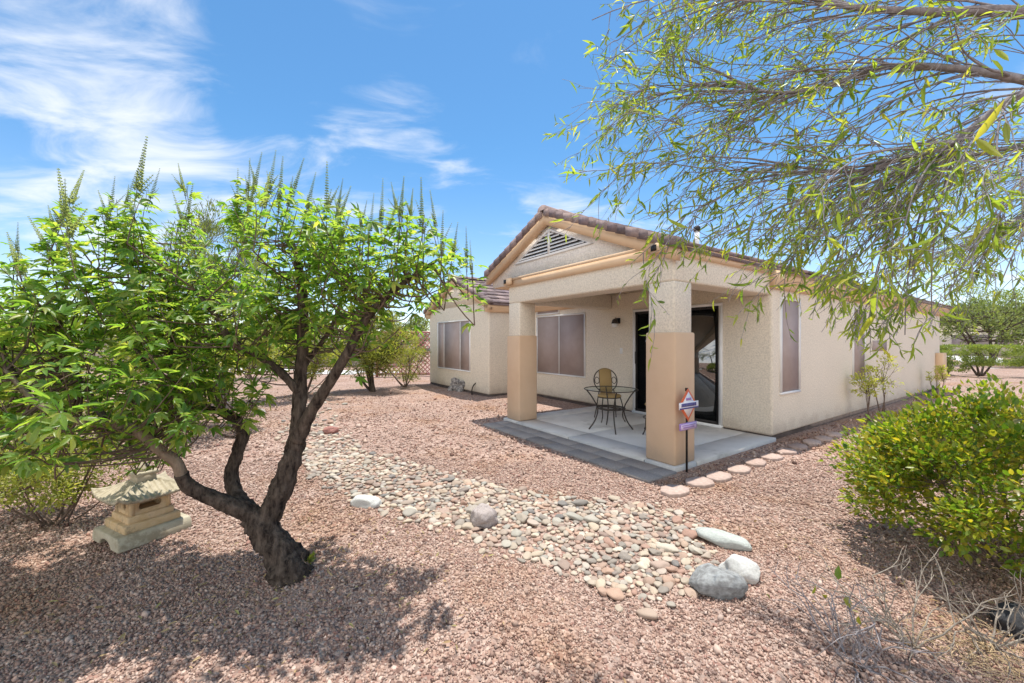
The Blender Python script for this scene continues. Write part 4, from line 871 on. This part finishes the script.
hedge('clipped_bush', 'clipped round-topped bush on short bare stems beyond the house corner', 20.1, 17.0, 1.0, 1.0, .80, .52, 9000, M_HEDGE, .06, HG)
hedge('clipped_bush', 'small clipped bush half hidden by the far corner of the house', 18.9, 17.3, .55, .55, .85, .22, 3500, M_HEDGE, .06, HG)
hedge('clipped_bush', 'wide clipped hedge at the right edge behind the round-topped bush', 30.4, 21.5, 2.6, 1.2, .75, .22, 9000, M_HEDGE, .075, HG)
FT = 'trees beyond the side yard'
for x, y, h, w, mat, lab in ((29.5, 24.5, 4.2, 3.6, M_OLIVE, 'spreading grey-green tree directly behind the clipped round-topped bush'), (37, 26, 4.4, 4.0, M_OLIVE, 'broad olive tree at the right edge behind the wide hedge'), (46, 38, 7.2, 3.4, M_HEDGE, 'taller dark green tree rising above the others at far right'), (62, 60, 6.5, 6, M_OLIVE, 'distant olive tree by the road just past the house corner')):
    shrub('far_tree', lab, 'tree', (x, y), (w, w, h * .33), 6500, .16 if y < 50 else .3, mat, M_BARK, 4, .4, 'quad', h * .66, FT, clumps=60, stem_r=.09, clump_r=.2, parts=('crown', 'trunk'))
# thin young plants along the side wall
for (px, py, hpx, lab) in ((868, 407, 55, 'thin yellow-green plant by the side wall, nearest the house corner'), (883, 402, 62, 'taller thin yellow-green plant, middle of three along the side wall'), (937, 388, 32, 'small yellow plant near the far end of the side wall')):
    a_ = None; d_ = np.array([(px - CX) / F_PX, 1.0]); s_ = ((-.32 - ((-P0) @ BX)) / (d_ @ BX)); x, y = d_ * s_; h = hpx * y / F_PX
    o = shrub('wall_plant', lab, 'plant', (x, y), (h * .26, h * .26, h * .32), 420, .055, M_YEL, M_STEM, 3, .4, 'quad', h * .68, 'young plants along the side wall', clumps=14, stem_r=.013, clump_r=.34)
g = G(307, 566)
shrub('weed', 'tiny yellow-green weed at the foot of the twisted trunk', 'weed', (g[0], g[1]), (.05, .05, .055), 160, .028, M_SHRUB, M_STEM, 4, .45, 'quad', .06, clumps=8, stem_r=.002, lo_cut=.01)

# ------------------------------------------------------------------ overhanging tree, trunk outside the frame at right
OT = np.array([3.05, 1.05, 0.0]); ot = thing('overhanging_tree', 'slender-leaved tree whose drooping grey twigs hang across the upper right', 'tree', OT)
def opath(pts): return [U(x, y, Y) for x, y, Y in pts]
top = np.array([2.75, 1.30, 2.35])
MAINS = [
    (spline([OT + (0, 0, -.1), OT + (.0, .05, .7), OT + (-.1, .12, 1.5), top], 8), (.11, .075)),
    (spline([top] + opath([(1120, 40, 1.5), (1024, 12, 1.55), (940, 12, 1.6), (860, 8, 1.65), (820, 0, 1.7), (770, -8, 1.8)]), 8), (.026, .005)),
    (spline([top] + opath([(1150, 110, 1.45), (1024, 80, 1.5), (950, 68, 1.55), (880, 68, 1.62), (820, 88, 1.7), (770, 92, 1.75), (735, 80, 1.8)]), 8), (.020, .004)),
    (spline([top] + opath([(1140, 50, 1.4), (1024, 93, 1.35), (980, 122, 1.38), (945, 147, 1.42), (900, 160, 1.5), (840, 172, 1.6), (760, 160, 1.7)]), 8), (.018, .004)),
    (spline([top] + opath([(1180, 150, 1.7), (1080, 140, 1.9), (1000, 150, 2.05), (930, 165, 2.15), (870, 190, 2.25)]), 8), (.016, .004)),
    (spline([top] + opath([(1160, -60, 1.6), (1050, -70, 1.8), (930, -60, 2.0), (840, -50, 2.0), (780, -40, 2.0)]), 8), (.022, .005)),
    (spline([top] + opath([(1200, 120, 2.0), (1120, 150, 2.3), (1060, 200, 2.5), (1000, 240, 2.6)]), 8), (.018, .004)),
]
mb = MB()
for k, (P, (r0, r1)) in enumerate(MAINS): mb.tube(P, np.linspace(r0, r1, len(P)), 9, wob=.12, seed=k * 3.3)
mb.build('trunk', M_TWIG, ot, True, OT)
tw = MB(); wl = [[], [], [], []]
def willow_leaves(pts, dens, size):
    seg = np.linalg.norm(np.diff(pts, axis=0), axis=1).sum(); n = rng.poisson(seg * dens)
    for _ in range(n):
        i = rng.integers(1, len(pts)); t_ = rng.random(); q = pts[i - 1] * (1 - t_) + pts[i] * t_; tdir = nrm(pts[i] - pts[i - 1]); d = nrm(tdir * .6 + rng.normal(0, .55, 3) + np.array([0, 0, -.35]))
        wl[0].append(q); wl[1].append(d); wl[2].append(nrm(rng.normal(0, 1, 3) + np.array([0, 0, .6]))); wl[3].append(size * math.exp(rng.normal(.05, .36)))
def twig_from(p, d, L, r0, level, dens, gv=-.04):
    k = 9; pts = [p]; dd = d.copy()
    for i in range(k):
        dd = nrm(dd + np.array([-.015, 0, gv]) + rng.normal(0, .085, 3)); pts.append(pts[-1] + dd * L / k)
    pts = np.array(pts); tw.tube(pts, np.linspace(r0, max(.0008, r0 * .3), len(pts)), 5 if r0 > .003 else 4, cap=False)
    willow_leaves(pts[3:], dens, .041)
    if level:
        for _ in range(rng.integers(3, 6)):
            i = rng.integers(2, k); d2 = nrm(nrm(pts[i + 1] - pts[i]) + rng.normal(0, .45, 3)); twig_from(pts[i], d2, L * rng.uniform(.3, .6), r0 * .55, level - 1, dens * 1.15, gv)
for k, (P, rr) in enumerate(MAINS[1:]):
    m_ = len(P); nT = (32, 42, 34, 40, 20, 48)[k]
    for j in range(nT):
        i = int(m_ * (.22 + .76 * j / nT)); i = min(i, m_ - 2); d = nrm(nrm(P[i + 1] - P[i]) * .9 + np.array([-.35, .18, -.02]) + rng.normal(0, .32, 3) * np.array([.6, 1, 1])); L = rng.uniform(.38, .85)
        twig_from(P[i], d, L, rng.uniform(.0028, .0052), 2 if rng.random() < .55 else 1, 16 if P[i][0] > 1.15 else 28)
    twig_from(P[-1], nrm(P[-1] - P[-3]), .5, .004, 2, 16)
# drooping leafy fringe in front of the eave and side wall
for (px, py, Y, L) in ((700, 205, 1.8, .3), (790, 265, 1.8, .3), (850, 262, 1.7, .2), (885, 268, 1.6, .2), (912, 285, 1.5, .24), (932, 318, 1.5, .2), (870, 312, 1.6, .2), (1000, 285, 1.5, .25), (840, 290, 1.9, .3), (765, 250, 1.8, .25), (820, 190, 1.2, .25), (1000, 180, 1.15, .28), (900, 260, 1.3, .3), (905, 335, 1.55, .16), (830, 285, 1.75, .24), (800, 262, 1.75, .24), (870, 300, 1.7, .24), (945, 300, 1.6, .24), (960, 270, 1.6, .26), (670, 130, 1.8, .22), (635, 95, 1.8, .18), (618, 40, 1.8, .15), (592, 20, 1.8, .12), (600, 70, 1.8, .13), (606, 130, 1.85, .13), (720, 175, 1.8, .2), (680, 60, 1.7, .2), (640, 15, 1.7, .2), (640, 165, 1.8, .2)):
    tip = U(px, py, Y); src = np.concatenate([P for P, _ in MAINS[1:]]); b_ = src[np.argmin(np.linalg.norm(src - (tip + np.array([.35, .0, .35])), axis=1))]
    P = bez(b_, tip, np.array([-.08, 0, .10]), 9); tw.tube(P, np.linspace(.0045, .0018, 9), 5, cap=False)
    for q in range(5):
        p = P[rng.integers(4, 9)]; twig_from(p, nrm(np.array([-.45, .1, -.6]) + rng.normal(0, .45, 3)), L * rng.uniform(.6, 1.1), .002, 1, 30, -.09)
tw.build('twigs', M_TWIG, ot, True, OT); print('willow leaves', len(wl[0]))
mb = MB(); add_leaves(mb, *[np.array(w_) for w_ in wl], .16); mb.build('crown', M_WILLOW, ot, False, OT)

# ------------------------------------------------------------------ dead twigs in the lower right corner
def dead_bush(name, label, base, n, h, spread, mat, leaves=0):
    o = thing(name, label, 'dead bush', base); st = MB(); tips = []
    def br(p, d, L, r0, lv):
        pts = [p]; dd = d
        for i in range(5): dd = nrm(dd + rng.normal(0, .16, 3)); pts.append(pts[-1] + dd * L / 5)
        pts = np.array(pts); pts[1:, 2] = np.maximum(pts[1:, 2], .012); st.tube(pts, np.linspace(r0, r0 * .45, 6), 5, cap=False); tips.append(pts[-1])
        if lv:
            for _ in range(rng.integers(2, 4)):
                i = rng.integers(2, 6); br(pts[i], nrm(dd + rng.normal(0, .6, 3)), L * rng.uniform(.4, .7), r0 * .6, lv - 1)
    for _ in range(n):
        an = rng.uniform(0, 6.28); br(np.array([0, 0, -.02]), nrm([math.cos(an) * spread, math.sin(an) * spread, 1]), h * rng.uniform(.6, 1.1), .0052, 2)
    st.build('branches', mat, o, True)
    if leaves:
        ii = rng.integers(0, len(tips), leaves); mb = MB(); P = np.array(tips)[ii]; add_leaves(mb, P, nrm(rdir(leaves) + [0, 0, .5]), rdir(leaves), np.full(leaves, .05) * rng.uniform(.7, 1.4, leaves), .45); mb.build('leaves', M_BUSH, o)
    return o
dead_bush('dead_shrub', 'bare grey brown shrub with a few green leaves at the bottom right', (1.58, 1.84, 0), 13, .36, .9, M_TWIG, 9)
dead_bush('dead_shrub', 'bleached white twiggy dead shrub in front of the green bush', (1.98, 1.95, 0), 11, .36, .9, M_DEAD, 0)
dead_bush('dead_shrub', 'bleached dead shrub with straw at the right corner of the gravel', (2.34, 1.95, 0), 11, .32, .95, M_DEAD, 0)
mb = MB(); nS = 420; c0 = np.array([2.25, 1.85])
for _ in range(nS):
    x, y = c0 + rng.normal(0, .14, 2); d = rdir(1)[0] * np.array([1, 1, .25]); L = rng.uniform(.03, .09); p = np.array([x, y, rng.uniform(.012, .05)]); mb.tube(np.array([p, p + d * L * .5 + (0, 0, .006), p + d * L]), [.0016, .0018, .0008], 4, cap=False)
tag(mb.build('dry_litter', M_STRAW), kind='stuff')

mb = MB(); nL = 800; kx = np.concatenate([rng.normal(-1.5, .75, nL * 3 // 5), rng.normal(2.7, .6, nL - nL * 3 // 5)]); ky = np.concatenate([rng.normal(2.45, .5, nL * 3 // 5), rng.normal(2.3, .45, nL - nL * 3 // 5)])
d = rdir(nL) * np.array([1, 1, .25]); add_leaves(mb, np.stack([kx, ky, gz(kx, ky) + .022], -1), d, nrm(np.array([0, 0, 1.0]) + .4 * rng.normal(0, 1, (nL, 3))), rng.uniform(.018, .05, nL), .25)
tag(mb.build('leaf_litter', leaf_mat('dry_leaf', [(.30, .20, .10), (.42, .31, .16), (.22, .14, .08), (.36, .33, .12)], .2, .8)), kind='stuff')
# ------------------------------------------------------------------ lattice, block wall, neighbour
la = thing('lattice_screen', 'red diagonal lattice screen between the bushy tree and left gable', 'lattice', (-4.3, 17.0, 0), R(0))
mb = MB(); w2, z0, z1 = 1.5, .15, 1.85; H = z1 - z0
for sgn in (-1, 1):
    x = -w2 - H
    while x < w2:
        a0, a1 = x, x + H; zA, zB = z0, z1
        if a0 < -w2: zA = z0 + (-w2 - a0); a0 = -w2
        if a1 > w2: zB = z1 - (a1 - w2); a1 = w2
        if zB - zA > .03:
            A_, B_ = (sgn * a0, zA), (sgn * a1, zB); wd = .019; yy = .0 if sgn < 0 else .012
            dx, dz_ = nrm(np.array([B_[0] - A_[0], B_[1] - A_[1]])); nx2, nz2 = -dz_ * wd, dx * wd
            V = [(q[0] + s_ * nx2, y_, q[1] + s_ * nz2) for y_ in (yy, yy + .009) for q, s_ in ((A_, -1), (B_, -1), (B_, 1), (A_, 1))]
            mb.add(V, [[0, 1, 2, 3], [7, 6, 5, 4], [0, 4, 5, 1], [2, 6, 7, 3]])
        x += .19
mb.build('lattice_panel', M_LATTICE, la)
for x in (-w2, w2):
    mb = MB(); mb.box(x - .05, x + .05, -.03, .05, -.1, 1.95); mb.build('post', M_LATTICE, la)
mb = MB(); mb.box(-w2 + .051, w2 - .051, -.02, .03, z1, z1 + .08); mb.box(-w2 + .051, w2 - .051, -.02, .03, z0 - .08, z0); mb.build('rail', M_LATTICE, la)
wl_ = thing('block_wall', 'tan block wall closing the yard far behind the left trees', 'wall', (-18, 23.5, 0))
mb = MB()
for r_ in range(8):
    x = -14 - (.2 if r_ % 2 else 0)
    while x < 12.0: mb.box(x + .004, x + .396, -.09, .09, r_ * .2 + .003, r_ * .2 + .197); x += .4
mb.build('blocks', M_BLOCK, wl_)
mb = MB(); mb.box(-14, 12, -.083, .083, -.1, 1.6); mb.build('mortar', M_CONC, wl_)
mb = MB(); mb.box(-14.2, 12.1, -.11, .11, 1.603, 1.66); mb.build('cap', M_BLOCK, wl_)
nb = thing('neighbour_house', 'distant low stucco house with tan tiled roof behind the right hand trees', 'house', (56, 46, 0), R(20))
mb = MB(); mb.box(-9, 9, -5, 5, 0, 3.2); mb.build('wall', M_STUCCO, nb)
mb = MB(); mb.add([(-9.6, -5.6, 3.2), (9.6, -5.6, 3.2), (9.6, 5.6, 3.2), (-9.6, 5.6, 3.2), (-4.5, 0, 5.6), (4.5, 0, 5.6)], [[0, 1, 5, 4], [2, 3, 4, 5], [3, 2, 1, 0]], [[1, 2, 5], [3, 0, 4]]); mb.build('roof', M_TILE, nb)
for x in (-6, 0, 5):
    mb = MB(); mb.box(x, x + 1.8, -5.05, -4.95, .9, 2.2); mb.build('window', M_SCREEN, nb)
    mb = MB(); mb.box(-9.05, -8.95, -3 + x * .3, -1.6 + x * .3, .9, 2.2); mb.build('window', M_SCREEN, nb)
# distant hills round the horizon
mb = MB(); n = 160; V = []
for i in range(n + 1):
    an = R(-10 + 200 * i / n); h = 26 + 30 * noise.noise((i * .07, 3, 0)) + 9 * noise.noise((i * .31, 8, 0)); r_ = 1300
    V += [(math.cos(an) * r_, math.sin(an) * r_, -2), (math.cos(an) * (r_ + 120), math.sin(an) * (r_ + 120), max(h, 8)), (math.cos(an) * (r_ + 400), math.sin(an) * (r_ + 400), -2)]
mb.add(V, [[3 * i, 3 * i + 3, 3 * i + 4, 3 * i + 1] for i in range(n)], [[3 * i + 1, 3 * i + 4, 3 * i + 5, 3 * i + 2] for i in range(n)])
tag(mb.build('hills', noisy('far_hills', (.20, .17, .17), (.26, .22, .215), .01, .95), smooth=True), kind='structure')
